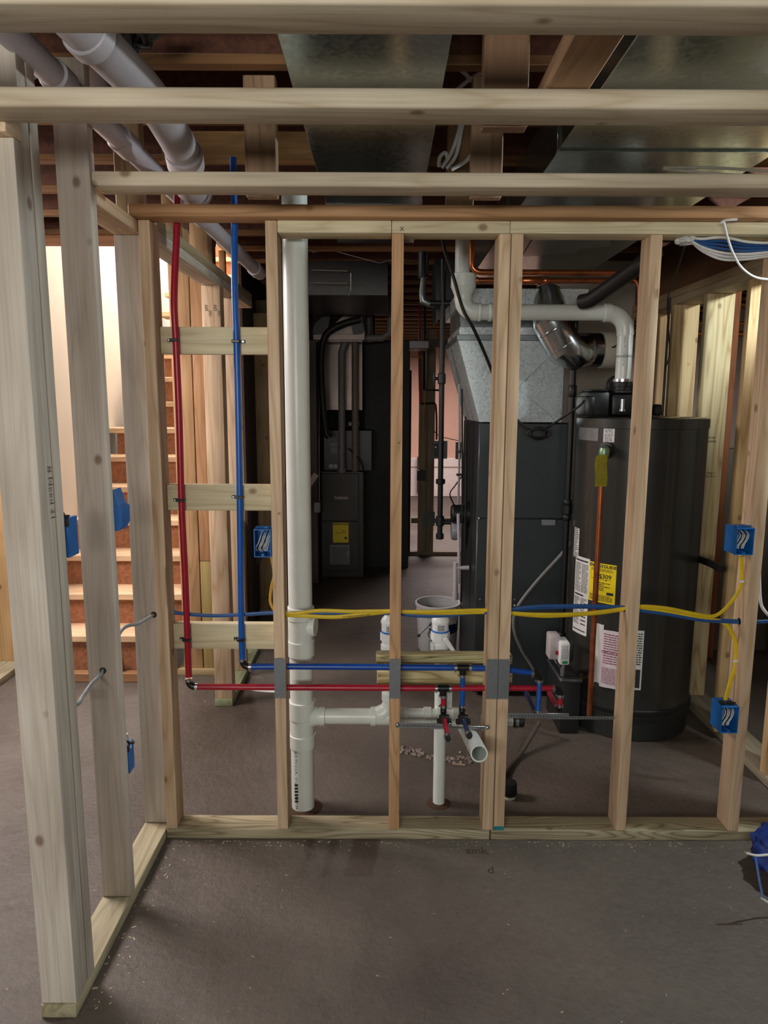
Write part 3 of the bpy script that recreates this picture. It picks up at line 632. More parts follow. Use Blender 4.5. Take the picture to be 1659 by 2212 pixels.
ep = thing('junction_box', 'grey metal electrical box with an open cover hung in the rear opening', 'electrical box', tuple(at(950, 970, YR-.1)))
a, b = at(934, 952, YR-.1), at(966, 991, YR-.1); bm = bm_new(); box(bm, a.x, b.x, YR-.10, YR-.06, b.z, a.z, .004); obj('case', bm, plain('panel_grey', '6c6a69', .5, .2), ep)
a, b = at(937, 958, YR-.1), at(952, 986, YR-.1); bm = bm_new(); box(bm, a.x, b.x, YR-.104, YR-.1005, b.z, a.z); obj('recess', bm, dark_grey, ep)
bm = bm_new(); 
for x in (941, 948): p = at(x, 966, YR-.105); cyl(bm, p, p+Vector((0, -.004, 0)), .008, 8)
obj('terminal', bm, steel, ep)
a, b = at(985, 955, YR-.1), at(996, 992, YR-.1); bm = bm_new(); box(bm, a.x, b.x, YR-.10, YR-.06, b.z, a.z, .004); tag(obj('conduit_box', bm, plain('panel_grey', '6c6a69', .5, .2)), 'small grey box right of the open junction box in the rear opening', 'electrical box')
a, b = at(905, 1016, YR-.05), at(918, 1038, YR-.05); bm = bm_new(); box(bm, X(907, 1016, YR)-.03, X(918, 1016, YR), YR-.08, YR-.001, b.z, a.z, .004); tag(obj('outlet_box', bm, black_rub), 'small black outlet box on the rear stud', 'electrical box')
bm = bm_new(); box(bm, X(902, 990, 11.7), X(907, 990, 11.7), 11.70, 11.79, Z(904, 1064, 11.7), Z(904, 987, 11.7), .004); tag(obj('floor_rod', bm, dark_grey), 'short dark upright standing against the pale ledge in the far room', 'rod')
rr = thing('red_water_line', 'thin red plastic pipe with elbows in the rear opening', 'pipe', tuple(at(906, 800, 7.0)))
bm = bm_new(); tube(bm, [at(906, 650, 7), at(906, 800, 7), at(908, 872, 7)], .010, 8, 4); obj('pipe', bm, pex_red, rr)
bm = bm_new(); tube(bm, [at(908, 872, 7), at(938, 871, 7), at(941, 872, 7)], .010, 8); obj('elbow', bm, fit_black, rr)
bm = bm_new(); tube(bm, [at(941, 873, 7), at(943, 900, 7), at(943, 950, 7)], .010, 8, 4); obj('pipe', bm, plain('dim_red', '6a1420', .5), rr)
bk = thing('black_water_line', 'thin dark pipe beside the red line in the rear opening', 'pipe', tuple(at(918, 800, 6.9)))
bm = bm_new(); tube(bm, [at(918, 650, 6.9), at(917, 842, 6.9), at(952, 843, 6.9)], .011, 8); obj('pipe', bm, black_iron, bk)
bm = bm_new(); tube(bm, [at(888, 772, 6.95), at(912, 772, 6.95), at(919, 790, 6.95), at(917, 870, 6.95), at(914, 930, 6.95), at(916, 1016, 6.95)], .005, 6, 5); tag(obj('yellow_cable', bm, nm_orange), 'thin yellowish cable looping down to the black outlet box', 'cable')
bm = bm_new(); tube(bm, [at(937, 930, 6.9), at(950, 942, 6.9), at(990, 952, 6.9)], .004, 6, 5); tag(obj('thin_wire', bm, black_rub), 'thin dark wire sagging above the open junction box', 'wire')
bm = bm_new(); a, b = at(883, 738, 5.9), at(925, 755, 5.9); box(bm, a.x, b.x, 5.8, 6.1, b.z, a.z, .004); cyl(bm, (b.x-.05, 6.0, a.z), (b.x-.05, 6.0, 2.469), .006, 6); tag(obj('light_box', bm, plain('dim_metal', '5c5856', .4, .5)), 'shallow dull metal box under the joists above the rear opening', 'box')

# ================================================================ WATER HEATER
HC, HR = (1.232, 3.385), .300
HT = Z(1385, 903, 3.12)
wh = thing('water_heater', 'tall dark grey cylindrical water heater with yellow energy label', 'water heater', (HC[0], HC[1], 0))
bm = bm_new(); lathe(bm, (HC[0], HC[1], .16), (0, 0, 1), [(HR, 0), (HR, HT-.16-.05), (HR+.004, HT-.16-.048), (HR+.004, HT-.16-.006), (HR-.004, HT-.16), (.02, HT-.16+.006)], 72, True, True); obj('tank', bm, heater_grey, wh)
bm = bm_new(); lathe(bm, (HC[0], HC[1], 0), (0, 0, 1), [(HR-.012, 0), (HR-.006, .004), (HR-.006, .115), (HR+.006, .12), (HR+.006, .155), (HR, .1595)], 72); base = obj('base_ring', bm, plain('heater_base', '2c2e2e', .45, .3), wh)
bm = bm_new()
for k in range(120):
    a = -1.4+2.8*k/120
    box(bm, HC[0]+math.sin(a)*(HR+.006)-.002, HC[0]+math.sin(a)*(HR+.006)+.002, HC[1]-math.cos(a)*(HR+.006)-.002, HC[1]-math.cos(a)*(HR+.006)+.002, .128, .148)
g = obj('vent_grille', bm, black_rub, wh, 'stuff')
def ang(x, z_):  # angle on the tank for an image column at height row
    best = min((abs(px_of(HC[0]+math.sin(a)*HR, HC[1]-math.cos(a)*HR, z_)-x), a) for a in [i*.005 for i in range(-300, 300)])
    return best[1]
def px_of(X_, Y_, Z_):
    v = Vector((X_, Y_, Z_-CAM_H)); return 829.5+F_PX*v.dot(RT)/v.dot(FW)
def py_of(X_, Y_, Z_):
    v = Vector((X_, Y_, Z_-CAM_H)); return 1106-F_PX*v.dot(UP)/v.dot(FW)
def zc(a, y):
    p = (HC[0]+math.sin(a)*HR, HC[1]-math.cos(a)*HR); return min((abs(py_of(p[0], p[1], z)-y), z) for z in [i*.0025 for i in range(0, 640)])[1]
def hlabel(name, x0, x1, y0, y1, mat, drawfn=None, textmat=print_ink):
    zm_ = zc(ang((x0+x1)/2, .8), (y0+y1)/2)
    a0, a1 = ang(x0, zm_), ang(x1, zm_); am = (a0+a1)/2; zt_, zb_ = zc(am, y0), zc(am, y1); W = (a1-a0)*HR
    bm = bm_new(); patch(bm, 0, W, zb_, zt_, 0, 10); wrap(bm, HC, HR, a0, .0012); o = obj(name, bm, mat, wh)
    if drawfn:
        bm = bm_new(); drawfn(bm, W, zb_, zt_); wrap(bm, HC, HR, a0, .0020); obj('label_print', bm, textmat, o)
    return o, a0, W, zb_, zt_
def addtext(bm, s, size, cx, cz, bold=0.0, spacing=1.0, rot=False):
    t = text_bm(s, size, bold, spacing); me = bpy.data.meshes.new('x')
    for v in t.verts: v.co = Vector((cx+v.co.x, 0, cz+v.co.y)) if not rot else Vector((cx-v.co.y, 0, cz+v.co.x))
    t.to_mesh(me); t.free(); bm.from_mesh(me); bpy.data.meshes.remove(me)
def en_draw(bm, W, zb, zt):
    H = zt-zb; addtext(bm, 'ENERGYGUIDE', W*.150, W*.5, zt-H*.075, .0006)
    lines(bm, W*.08, W*.9, zt-H*.21, zt-H*.13, 3); addtext(bm, '$309', W*.22, W*.62, zt-H*.33, .0004)
    patch(bm, W*.1, W*.85, zt-H*.400, zt-H*.408); patch(bm, W*.08, W*.085, zt-H*.42, zt-H*.22); 
    b = bm.verts.new((W*.66, 0, zt-H*.44)), bm.verts.new((W*.70, 0, zt-H*.405)), bm.verts.new((W*.62, 0, zt-H*.405)); bm.faces.new(b)
    lines(bm, W*.2, W*.8, zt-H*.70, zt-H*.47, 5); patch(bm, W*.70, W*.93, zt-H*.78, zt-H*.71); lines(bm, W*.06, W*.9, zt-H*.96, zt-H*.80, 5)
hlabel('energy_label', 1273, 1330, 1217, 1302, label_yellow, en_draw)
def wlab(bm, W, zb, zt):
    H = zt-zb; patch(bm, W*.06, W*.9, zt-H*.035, zt-H*.055)
    lines(bm, W*.08, W*.48, zb+H*.55, zt-H*.08, 22); lines(bm, W*.54, W*.93, zb+H*.55, zt-H*.08, 22)
    patch(bm, W*.08, W*.7, zb+H*.50, zb+H*.52); lines(bm, W*.08, W*.48, zb+H*.12, zb+H*.48, 20); lines(bm, W*.54, W*.93, zb+H*.30, zb+H*.48, 10)
    for k in range(3): patch(bm, W*.58, W*.90, zb+H*(.13+.05*k), zb+H*(.145+.05*k))
    patch(bm, W*.06, W*.9, zb+H*.04, zb+H*.055)
hlabel('warning_label', 1241, 1271, 1203, 1368, label_white, wlab)
hlabel('side_label', 1240.5, 1251, 1140, 1203, label_white, lambda bm, W, zb, zt: lines(bm, W*.1, W*.9, zb, zt, 16))
def tlab(bm, W, zb, zt): 
    H = zt-zb; addtext(bm, 'WARNING', W*.17, W*.5, zt-H*.1, .0006); lines(bm, W*.12, W*.88, zt-H*.40, zt-H*.17, 4); lines(bm, W*.12, W*.88, zb+H*.04, zt-H*.45, 10)
hlabel('top_label', 1304, 1328, 922, 955, label_white, tlab)
hlabel('badge', 1250, 1293, 922, 951, plain('badge_silver', '8c8f91', .25, .6))
# T&P valve, discharge pipe, tag
tp = thing('relief_valve_pipe', 'copper relief pipe hanging down in front of the water heater with a yellow tag', 'pipe', tuple(at(1300, 1000, 3.06)))
zv = Z(1305, 975, 3.06); xv = X(1305, 975, 3.06)
av = ang(1311, zv)
bm = bm_new(); cyl(bm, (HC[0]+math.sin(av)*(HR+.002), HC[1]-math.cos(av)*(HR+.002), zv), (xv, 3.07, zv), .022, 18); lathe(bm, (HC[0]+math.sin(av)*(HR+.002), HC[1]-math.cos(av)*(HR+.002), zv), (math.sin(av), -math.cos(av), 0), [(.036, 0), (.036, .01), (.028, .012)], 20); obj('valve_body', bm, black_rub, tp)
bm = bm_new(); lathe(bm, (xv, 3.06, zv-.03), (0, 0, 1), [(.018, 0), (.022, .01), (.024, .03), (.020, .045), (.008, .052)], 16); obj('valve_cap', bm, plain('brass_green', '7f9a7c', .4, .6), tp)
pa, pb = at(1302, 985, 3.05), at(1291, 1545, 3.05); pb.x = pa.x
bm = bm_new(); tube(bm, [(pa.x, 3.05, pa.z), (pa.x, 3.05, pb.z)], .0125, 16); obj('discharge_pipe', bm, copper_old, tp)
ta, tb = at(1287, 983, 3.03), at(1312, 1051, 3.03)
bm = bm_new(); n = 8; vs = []
for i in range(n+1):
    t = i/n; z = ta.z+(tb.z-ta.z)*t; dx = -.002*math.sin(t*5); yy = 3.028+.004*math.sin(t*7)
    vs.append([bm.verts.new((ta.x+dx+(.004 if i == 0 else 0), yy, z)), bm.verts.new((tb.x+dx-.004-(.006 if i == 0 else 0), yy+.002, z))])
for a, b in zip(vs, vs[1:]): bm.faces.new((a[0], a[1], b[1], b[0]))
bmesh.ops.solidify(bm, geom=bm.faces[:], thickness=.0008)
tgo = obj('tag', bm, plain('tag_yellow', 'b7ae2c', .5, var=.15, scale=60), tp)
bm = bm_new(); lines(bm, .006, tb.x-ta.x-.008, 0, ta.z-tb.z-.04, 16, fill=.3); flat_to(bm, (ta.x-.001, 3.0225, tb.z+.01), (1, 0, 0), (0, 0, 1)); obj('tag_text', bm, plain('faded_ink', '6f6c22', .6), tgo)
# blower on top
bw = thing('vent_blower', 'black plastic vent blower sitting on the water heater', 'blower', (1.2, 3.35, HT))
bm = bm_new(); a, b = at(1252, 897, 3.3), at(1312, 832, 3.3); box(bm, a.x+.02, b.x, 3.25, 3.42, HT+.006, b.z-.03, .012, 2); box(bm, a.x+.0, a.x+.05, 3.22, 3.38, HT+.006, b.z-.05, .015, 2); box(bm, a.x+.03, b.x-.01, 3.24, 3.40, b.z-.03, b.z-.02, .004); obj('housing', bm, plain('blower_black', '1a1c1d', .4), bw)
bm = bm_new(); box(bm, b.x+.005, b.x+.19, 3.24, 3.48, HT+.006, HT+.11, .02, 2); lathe(bm, (b.x+.10, 3.36, HT+.10), (0, 0, 1), [(.075, 0), (.07, .05), (.05, .06)], 24); lathe(bm, (b.x+.06, 3.30, HT+.14), (0, -1, 0), [(.055, -.05), (.06, 0), (.055, .01)], 24); obj('fan_case', bm, black_iron, bw)
bm = bm_new(); a = at(1345, 862, 3.22); cyl(bm, a, a-Vector((0, 0, .05)), .010, 10); cyl(bm, a-Vector((0, 0, .045)), a-Vector((0, 0, .055)), .016, 10); obj('drain_nipple', bm, steel, bw)
a = at(1410, 896, 3.3); bm = bm_new(); box(bm, a.x, a.x+.04, 3.28, 3.33, HT+.006, HT+.06, .01); obj('sensor', bm, black_rub, bw)
# paper bag
hb = hlabel('spec_label', 1352, 1388, 1362, 1490, label_white, lambda bm, W, zb, zt: (lines(bm, W*.5, W*.92, zb+.12, zt-.01, 14), patch(bm, W*.3, W*.9, zb+.01, zb+.10, 0, 3)), print_ink)
def pouch():
    t = thing('document_pouch', 'clear plastic pouch of folded leaflets taped low on the water heater', 'pouch', tuple(at(1325, 1480, 3.05)))
    a0, a1 = ang(1283, .4), ang(1352, .4); z0, z1 = zc((a0+a1)/2, 1480), zc((a0+a1)/2, 1350)
    for nm, o0, o1, zz0, zz1, off, m in (('leaflet', .0, .30, z0+.0, z1-.005, .003, label_white), ('leaflet', .26, 1.0, z0-.01, z1-.025, .010, plain('leaflet_pink', 'd9cdd2', .4, var=.05))):
        W = (a1-a0)*HR; bm = bm_new(); nz, nx = 10, 8
        g = [[bm.verts.new((W*(o0+(o1-o0)*i/nx), .003*math.sin(i*1.1+j*.7), zz0+(zz1-zz0)*j/nz)) for i in range(nx+1)] for j in range(nz+1)]
        for j in range(nz):
            for i in range(nx): bm.faces.new((g[j][i], g[j][i+1], g[j+1][i+1], g[j+1][i])).smooth = True
        wrap(bm, HC, HR, a0, off); o = obj(nm, bm, m, t)
    bm = bm_new(); r = random.Random(3)
    lines(bm, W*.34, W*.96, zz0+(zz1-zz0)*.42, zz1-.012, 13, .004, .35, r); lines(bm, W*.32, W*.96, zz0+.02, zz0+(zz1-zz0)*.36, 13, .004, .35, r); addtext(bm, 'IMPORTANT', .018, W*.62, zz0+(zz1-zz0)*.62)
    for v in bm.verts: v.co.y = .0045
    wrap(bm, HC, HR, a0, off); obj('leaflet_print', bm, plain('ink_maroon', '8a2b45', .6), o, 'stuff')
    return t
pouch()
# supply hose/knob behind
a = at(1262, 1468, 3.2); kn = thing('drain_valve', 'small brass drain valve with a black handle on the heater side', 'valve', tuple(a))
bm = bm_new(); ad = ang(1262, a.z); dd_ = Vector((math.sin(ad), -math.cos(ad), 0)); p = Vector((HC[0], HC[1], a.z))+dd_*(HR+.003); cyl(bm, p, p+dd_*.04, .010, 10); obj('spout', bm, plain('brass', 'a58a4c', .35, .9), kn)
bm = bm_new(); cyl(bm, p+dd_*.02+Vector((0, 0, .012)), p+dd_*.02+Vector((0, 0, .03)), .018, 10); obj('handle', bm, black_rub, kn)

# ================================================================ WHITE FLUE PIPE
def ringpts(p, d, r, h): return None
def pvc(name, label, pipes, rings, mat=white_pvc, cat='pipe', loc=None):
    """pipes: list of (points, radius); rings: (p, dir, r, length) socket collars"""
    t = thing(name, label, cat, tuple(loc if loc is not None else pipes[0][0][0]))
    for pts, r in pipes:
        bm = bm_new(); tube(bm, pts, r, 28); obj('pipe', bm, mat, t)
    for p, d, r, h in rings:
        p = Vector(p); d = Vector(d).normalized()
        bm = bm_new(); lathe(bm, p-d*h/2, d, [(r-.003, 0), (r, .002), (r, h-.002), (r-.003, h)], 28); obj('socket', bm, mat, t)
    return t
def bend(p0, p1, p2, n=6, f=1.0):
    p0, p1, p2 = Vector(p0), Vector(p1), Vector(p2)
    return [p0*(1-t)**2+p1*2*t*(1-t)+p2*t*t for t in [i/n for i in range(n+1)]]
YF = 3.28
v0, v1, v2 = at(1003, 470, YF), at(1003, 597, YF), at(1009, 640, YF); v0.x = v1.x = v2.x = at(1001, 620, YF).x
zl = Z(1200, 675, YF); e1 = Vector((v1.x, YF, zl)); xr = X(1352, 700, YF); e2 = Vector((xr, YF, zl))
zb = HT+.075
rf = .0355
path = [v2+Vector((0, 0, -.0))]+bend(e1+Vector((0, 0, .06)), e1, e1+Vector((.06, 0, 0)))
fl_ = pvc('flue_pipe', 'white plastic flue pipe dropping, turning right and falling to the water heater blower',
    [([v0-Vector((.006, 0, 0)), v1-Vector((.006, 0, 0))], .034), (path+[e2-Vector((.09, 0, 0))], rf)], [(v1-Vector((0, 0, .02)), (0, 0, 1), .057, .06)], loc=v0)
bm = bm_new(); lathe(bm, v1-Vector((0, 0, .048)), (0, 0, -1), [(.056, 0), (.044, .028), (.041, .034), (.041, .06)], 28); obj('reducer', bm, white_pvc, fl_)
bm = bm_new(); tube(bm, bend(e2-Vector((.10, 0, 0)), e2, e2-Vector((0, 0, .10)), 8), rf+.003, 28); lathe(bm, e2-Vector((.105, 0, 0)), (1, 0, 0), [(rf+.004, 0), (rf+.006, .002), (rf+.006, .03)], 28); obj('elbow', bm, white_pvc, fl_)
bm = bm_new(); tube(bm, bend(e1+Vector((0, 0, .065)), e1, e1+Vector((.065, 0, 0)), 8), rf+.004, 28); obj('elbow', bm, white_pvc, fl_)
for x in (1032, 1055):
    p = Vector((X(x, 675, YF), YF, zl)); bm = bm_new(); lathe(bm, p, (1, 0, 0), [(rf+.004, 0), (rf+.006, .003), (rf+.006, .012), (rf+.004, .015)], 28); obj('socket', bm, white_pvc, fl_)
bm = bm_new(); tube(bm, [e2-Vector((0, 0, .09)), Vector((xr, YF, zl-.2))], rf, 28); obj('pipe', bm, white_pvc, fl_)
ze = Z(1355, 822, YF)
bm = bm_new(); tube(bm, [Vector((xr, YF, zl-.19)), Vector((xr, YF, ze))], rf, 28); obj('pipe', bm, white_pvc, fl_)
bm = bm_new(); lathe(bm, (xr, YF, ze-.03), (0, 0, 1), [(rf+.006, 0), (rf+.008, .002), (rf+.008, .032), (rf+.004, .036)], 28); obj('rubber_coupling', bm, black_rub, fl_)
bm = bm_new(); lathe(bm, (xr, YF, ze-.006), (0, 0, 1), [(rf+.0095, 0), (rf+.0095, .012)], 28); obj('band_clamp', bm, steel, fl_)
bm = bm_new(); lathe(bm, (xr, YF, HT+.112), (0, 0, 1), [(rf+.02, 0), (rf+.02, .01), (rf+.003, .014), (rf+.003, ze-.03-HT-.112)], 24); obj('boot', bm, black_rub, fl_)
bm = text_bm('MADE IN U.S.A. SCH 40', .013)
for v in bm.verts: v.co = Vector((xr-.012+v.co.y, YF-.0345, (zl+ze)/2-.02-v.co.x))
obj('print', bm, print_ink, fl_)

# silver flex elbow + collar
vd = thing('flue_duct', 'shiny round metal duct elbow between plenum and cream wall', 'duct', tuple(at(1210, 740, 3.4)))
YD = 3.44
pts = [at(1180, 640, YD+.12), at(1192, 700, YD), at(1222, 752, YD), at(1240, 762, YD+.02), at(1262, 757, YD+.1)]
bm = bm_new(); tube(bm, pts, .079, 36); obj('elbow_duct', bm, tin_flue, vd)
for t, (i, j) in ((.15, (1, 2)), (.85, (1, 2))):
    p = pts[i].lerp(pts[j], t); d = (pts[j]-pts[i]).normalized(); bm = bm_new(); lathe(bm, p, d, [(.079, 0), (.0835, .003), (.0835, .008), (.079, .011)], 36); obj('crimp', bm, tin_flue, vd)
cA, cB = at(1248, 756, YD+.12), at(1297, 757, YD+.12); cB = Vector((cB.x, cA.y, cA.z))
bm = bm_new(); cyl(bm, cA-Vector((.01, 0, 0)), cB, .082, 36); obj('collar', bm, tin_flue, vd)
bm = bm_new(); cyl(bm, cB, cB+Vector((.08, 0, 0)), .090, 36); obj('foam_sleeve', bm, cream, vd)
bm = bm_new(); tube(bm, [cB+Vector((-.0, -.05, .0)), cB+Vector((.04, -.1, .01)), at(1340, 735, YD), at(1374, 706, YD-.1)], .004, 6, 5); obj('wire', bm, black_rub, vd)
text_on('mark', 'X', .045, (X(1313, 738, 4.61), 4.6185, Z(1313, 738, 4.61)), (1, 0, 0), (0, 0, 1), print_ink, vd, .001)
text_on('mark', 'C', .03, (X(1313, 778, 4.61), 4.6185, Z(1313, 778, 4.61)), (1, 0, 0), (0, 0, 1), print_ink, vd)
# copper lines
cu = thing('copper_lines', 'pair of copper water pipes crossing under the wide duct', 'pipe', tuple(at(1200, 590, 3.25)))
YC = 3.2
bm = bm_new(); tube(bm, [at(1020, 500, YC), at(1020, 565, YC)]+bend(at(1020, 568, YC), at(1020, 588, YC), at(1042, 588, YC))+[at(1358, 590, YC)], .013, 14); obj('pipe', bm, copper, cu)
bm = bm_new(); tube(bm, [at(1020, 606, YC+.08), at(1390, 606, YC+.08)], .013, 14); obj('pipe', bm, copper, cu)
for x0, x1, r in ((1128, 1172, .019), (1174, 1184, .017), (1028, 1034, .017)):
    bm = bm_new(); a, b = at(x0, 606, YC+.08), at(x1, 606, YC+.08); lathe(bm, a, b-a, [(r*.8, 0), (r, .006), (r, (b-a).length-.006), (r*.8, (b-a).length)], 16); obj('fitting', bm, copper, cu)
bm = bm_new(); tube(bm, bend(at(1370, 606, YC+.02), at(1380, 604, YC), at(1382, 625, YC))+[at(1378, 780, YC), at(1372, 830, YC)], .011, 12); obj('drop_pipe', bm, copper_old, cu)
bm = bm_new(); tube(bm, [at(1420, 540, 2.9), at(1385, 570, 2.9), at(1330, 610, 3.0), at(1280, 645, 3.1), at(1256, 652, 3.15)], .032, 14, 5); tag(obj('insulated_hose', bm, black_rub), 'thick black foam pipe sleeve slanting down left of the fourth bay stud', 'hose')
# black cord with coil
cd_ = thing('power_cord', 'black power cord dropping past the plenum to a bundled coil', 'cord', tuple(at(1165, 935, 3.4)))
YK = 3.36
bm = bm_new(); tube(bm, [at(953, 500, 3.18), at(962, 545, 3.18), at(980, 600, 3.18), at(1000, 668, 3.18), at(1022, 708, 3.2), at(1050, 770, 3.3), at(1082, 850, YK), at(1115, 905, YK), at(1148, 932, YK)], .0075, 8, 6); obj('cord', bm, black_rub, cd_)
bm = bm_new(); 
for k in range(5):
    c = at(1162+(k % 3)*3, 936, YK-.01-.006*k); tube(bm, [c+Vector((math.sin(t+k)*(.035+.005*k), .004*math.sin(3*t), math.cos(t+k)*(.030-.003*k))) for t in [i*PI/9 for i in range(18)]], .005, 6)
obj('coil', bm, black_rub, cd_)
bm = bm_new(); tube(bm, [at(1172, 930, YK), at(1200, 912, YK), at(1248, 880, 3.2), at(1262, 866, 3.22)], .0055, 8, 5); obj('cord', bm, black_rub, cd_)
# black gas line beside heater
g2 = thing('gas_pipe', 'black iron gas pipe standing between grey furnace and water heater', 'pipe', tuple(at(1225, 1000, 3.5)))
YG = 3.5; xg = X(1232, 950, YG)
bm = bm_new(); tube(bm, [(xg, YG, 2.045), (xg, YG, Z(1210, 1372, YG))], .0145, 14); obj('pipe', bm, black_iron, g2)
for y, r, h in ((845, .021, .06), (1100, .028, .05), (1085, .022, .03), (1118, .022, .03), (1372, .022, .03)):
    bm = bm_new(); lathe(bm, (xg, YG, Z(1225, y, YG)-h/2), (0, 0, 1), [(r*.85, 0), (r, .004), (r, h-.004), (r*.85, h)], 8); obj('fitting', bm, black_iron, g2)
# paper scrap and hose
bm = bm_new(); q = [at(*p, 3.75) for p in ((1217, 1030), (1214, 1168), (1238, 1168), (1226, 1110))]; prism(bm, [(v.x, v.z) for v in q], 1, 3.75, 3.754)
tag(obj('paper_sheet', bm, label_white), 'pale paper sheet wedged upright behind the black gas pipe', 'paper')
bm = bm_new(); tube(bm, [at(x, y, 3.52) for x, y in ((1250, 1150), (1215, 1195), (1165, 1250), (1125, 1300), (1111, 1330), (1112, 1365), (1128, 1405), (1150, 1440), (1160, 1462))], .010, 10, 6)
tag(obj('drain_hose', bm, plain('hose_grey', '6c6d6c', .45)), 'grey drain hose looping across the front of the grey furnace', 'hose')
bm = bm_new(); p = at(1115, 1310, 3.51); obox(bm, p, (.03, .012, .014), Matrix.Rotation(math.radians(35), 3, 'Y'), .003); tag(obj('hose_clip', bm, steel), 'small shiny clip holding the grey hose on the furnace front', 'clip')
bm = bm_new(); tube(bm, [at(1165, 1560, 3.1), Vector((.62, 2.95, .012)), Vector((.52, 2.78, .012)), Vector((.50, 2.66, .012))], .011, 10, 6)
tag(obj('floor_hose', bm, plain('hose_dark', '4a4038', .6)), 'dark hose lying on the floor in the fourth bay', 'hose')
# controller box on pipe
kb = thing('control_box', 'white control box with red button on a short post in front of the furnace', 'control box', tuple(at(1215, 1460, 3.2)))
a, b, c = at(1187, 1372, 3.2), at(1204, 1430, 3.2), at(1227, 1430, 3.2)
bm = bm_new(); box(bm, a.x, b.x+.01, 3.19, 3.27, b.z+.012, a.z, .010, 2); obj('cover', bm, plain('box_offwhite', 'b9b0ae', .4), kb)
bm = bm_new(); box(bm, b.x, c.x-.005, 3.155, 3.25, c.z, a.z-.022, .008, 2); fp = obj('front_panel', bm, plast_white, kb)
bm = bm_new(); box(bm, c.x-.004, c.x+.018, 3.17, 3.25, c.z+.01, a.z-.03, .008, 2); obj('back_shell', bm, black_rub, kb)
bm = bm_new(); cyl(bm, (b.x-.006, 3.188, c.z+.05), (b.x-.006, 3.184, c.z+.05), .010, 14); obj('button', bm, pex_red, kb)
bm = bm_new(); lines(bm, .006, c.x-b.x-.01, .03, .10, 9, fill=.3); flat_to(bm, (b.x, 3.1545, c.z), (1, 0, 0), (0, 0, 1)); obj('panel_text', bm, print_ink, fp)
bm = bm_new(); box(bm, b.x+.012, c.x-.014, 3.1535, 3.1545, c.z+.008, c.z+.022); obj('green_sticker', bm, plain('sticker_green', '2f8a57', .5), fp)
bm = bm_new(); cyl(bm, (c.x-.022, 3.2, c.z), (c.x-.022, 3.2, Z(1217, 1460, 3.2)), .009, 12); tube(bm, [(a.x+.02, 3.21, b.z+.02), (b.x, 3.20, b.z-.01), (c.x-.035, 3.2, c.z-.03), (c.x-.03, 3.2, Z(1217, 1460, 3.2))], .003, 6, 4); obj('post', bm, steel, kb)
sump_black = plain('sump_black', '1a1b1c', .5)
sb = thing('sump_box', 'dark grey plastic box on the floor under the white control box', 'box', (0.83, 3.25, 0))
a, b = at(1209, 1461, 3.2), at(1262, 1461, 3.2); bm = bm_new(); box(bm, a.x, b.x-.02, 3.17, 3.45, 0, a.z, .012, 2); obj('body', bm, sump_black, sb)
bm = bm_new(); box(bm, a.x-.004, b.x-.016, 3.165, 3.455, a.z-.02, a.z-.004, .004); obj('lid_rim', bm, plain('rim_grey', '3b4042', .4), sb)

# ================================================================ PVC DRAINS
YS = 2.545; xs = X(652, 1700, YS-.04)
ztop, zbot = 2.30, .035
st_ = pvc('drain_stack', 'thick white PVC drain stack standing behind the second front stud', [([(xs, YS, .0), (xs, YS, ztop)], .0445)], [], loc=(xs, YS, 0))
for y0, y1, r in ((1310, 1337, .0515), (1337, 1385, .0475), (1382, 1415, .0515), (1512, 1550, .0515), (1550, 1585, .0475), (1583, 1611, .0515)):
    za, zb_ = Z(650, y1, YS), Z(650, y0, YS); bm = bm_new(); lathe(bm, (xs, YS, za), (0, 0, 1), [(r-.004, 0), (r, .002), (r, zb_-za-.002), (r-.004, zb_-za)], 32); obj('coupling', bm, white_pvc, st_)
bm = bm_new(); cyl(bm, (xs, YS, Z(650, 1352, YS)), (xs+.058, YS-.01, Z(650, 1352, YS)), .036, 24); obj('cleanout_plug', bm, white_pvc, st_)
bm = text_bm('MADE IN U.S.A.  11-23-25 10:45', .017)
def vtext(bm, x, y, ztop_):
    mx = min(v.co.x for v in bm.verts)
    for v in bm.verts: v.co = Vector((x+v.co.y, y, ztop_-(v.co.x-mx)))
vtext(bm, xs-.020, YS-.0412, Z(640, 1614, YS-.04)); obj('print', bm, print_ink, st_)
bm = text_bm('PLPH 84', .017); vtext(bm, xs-.020, YS-.0412, Z(640, 1718, YS-.04)); obj('print', bm, print_ink, st_)
bm = bm_new(); zz = Z(640, 1640, YS)
for k in range(6): box(bm, xs-.028, xs-.012, YS-.0418, YS-.0408, zz-.09-.0135*k, zz-.082-.0135*k)
bm2 = text_bm('NSF PW DWV', .013); vtext(bm2, xs+.016, YS-.0425, Z(660, 1340, YS)); obj('print', bm2, print_ink, st_)
obj('print', bm, print_ink, st_)
bm = bm_new(); lathe(bm, (xs, YS, .0), (0, 0, 1), [(.075, 0), (.058, .004), (.046, .006)], 24); tag(obj('floor_collar', bm, plain('dirt_brown', '46301f', .9, bump=.6)), 'ring of brown dirt where the white stack enters the floor', 'dirt')
bm = bm_new(); lathe(bm, (X(950, 1600, 2.575), 2.575, .0), (0, 0, 1), [(.05, 0), (.036, .005), (.025, .007)], 20); tag(obj('floor_collar', bm, plain('dirt_brown', '46301f', .9, bump=.6)), 'ring of brown dirt where the slim white pipe enters the floor', 'dirt')
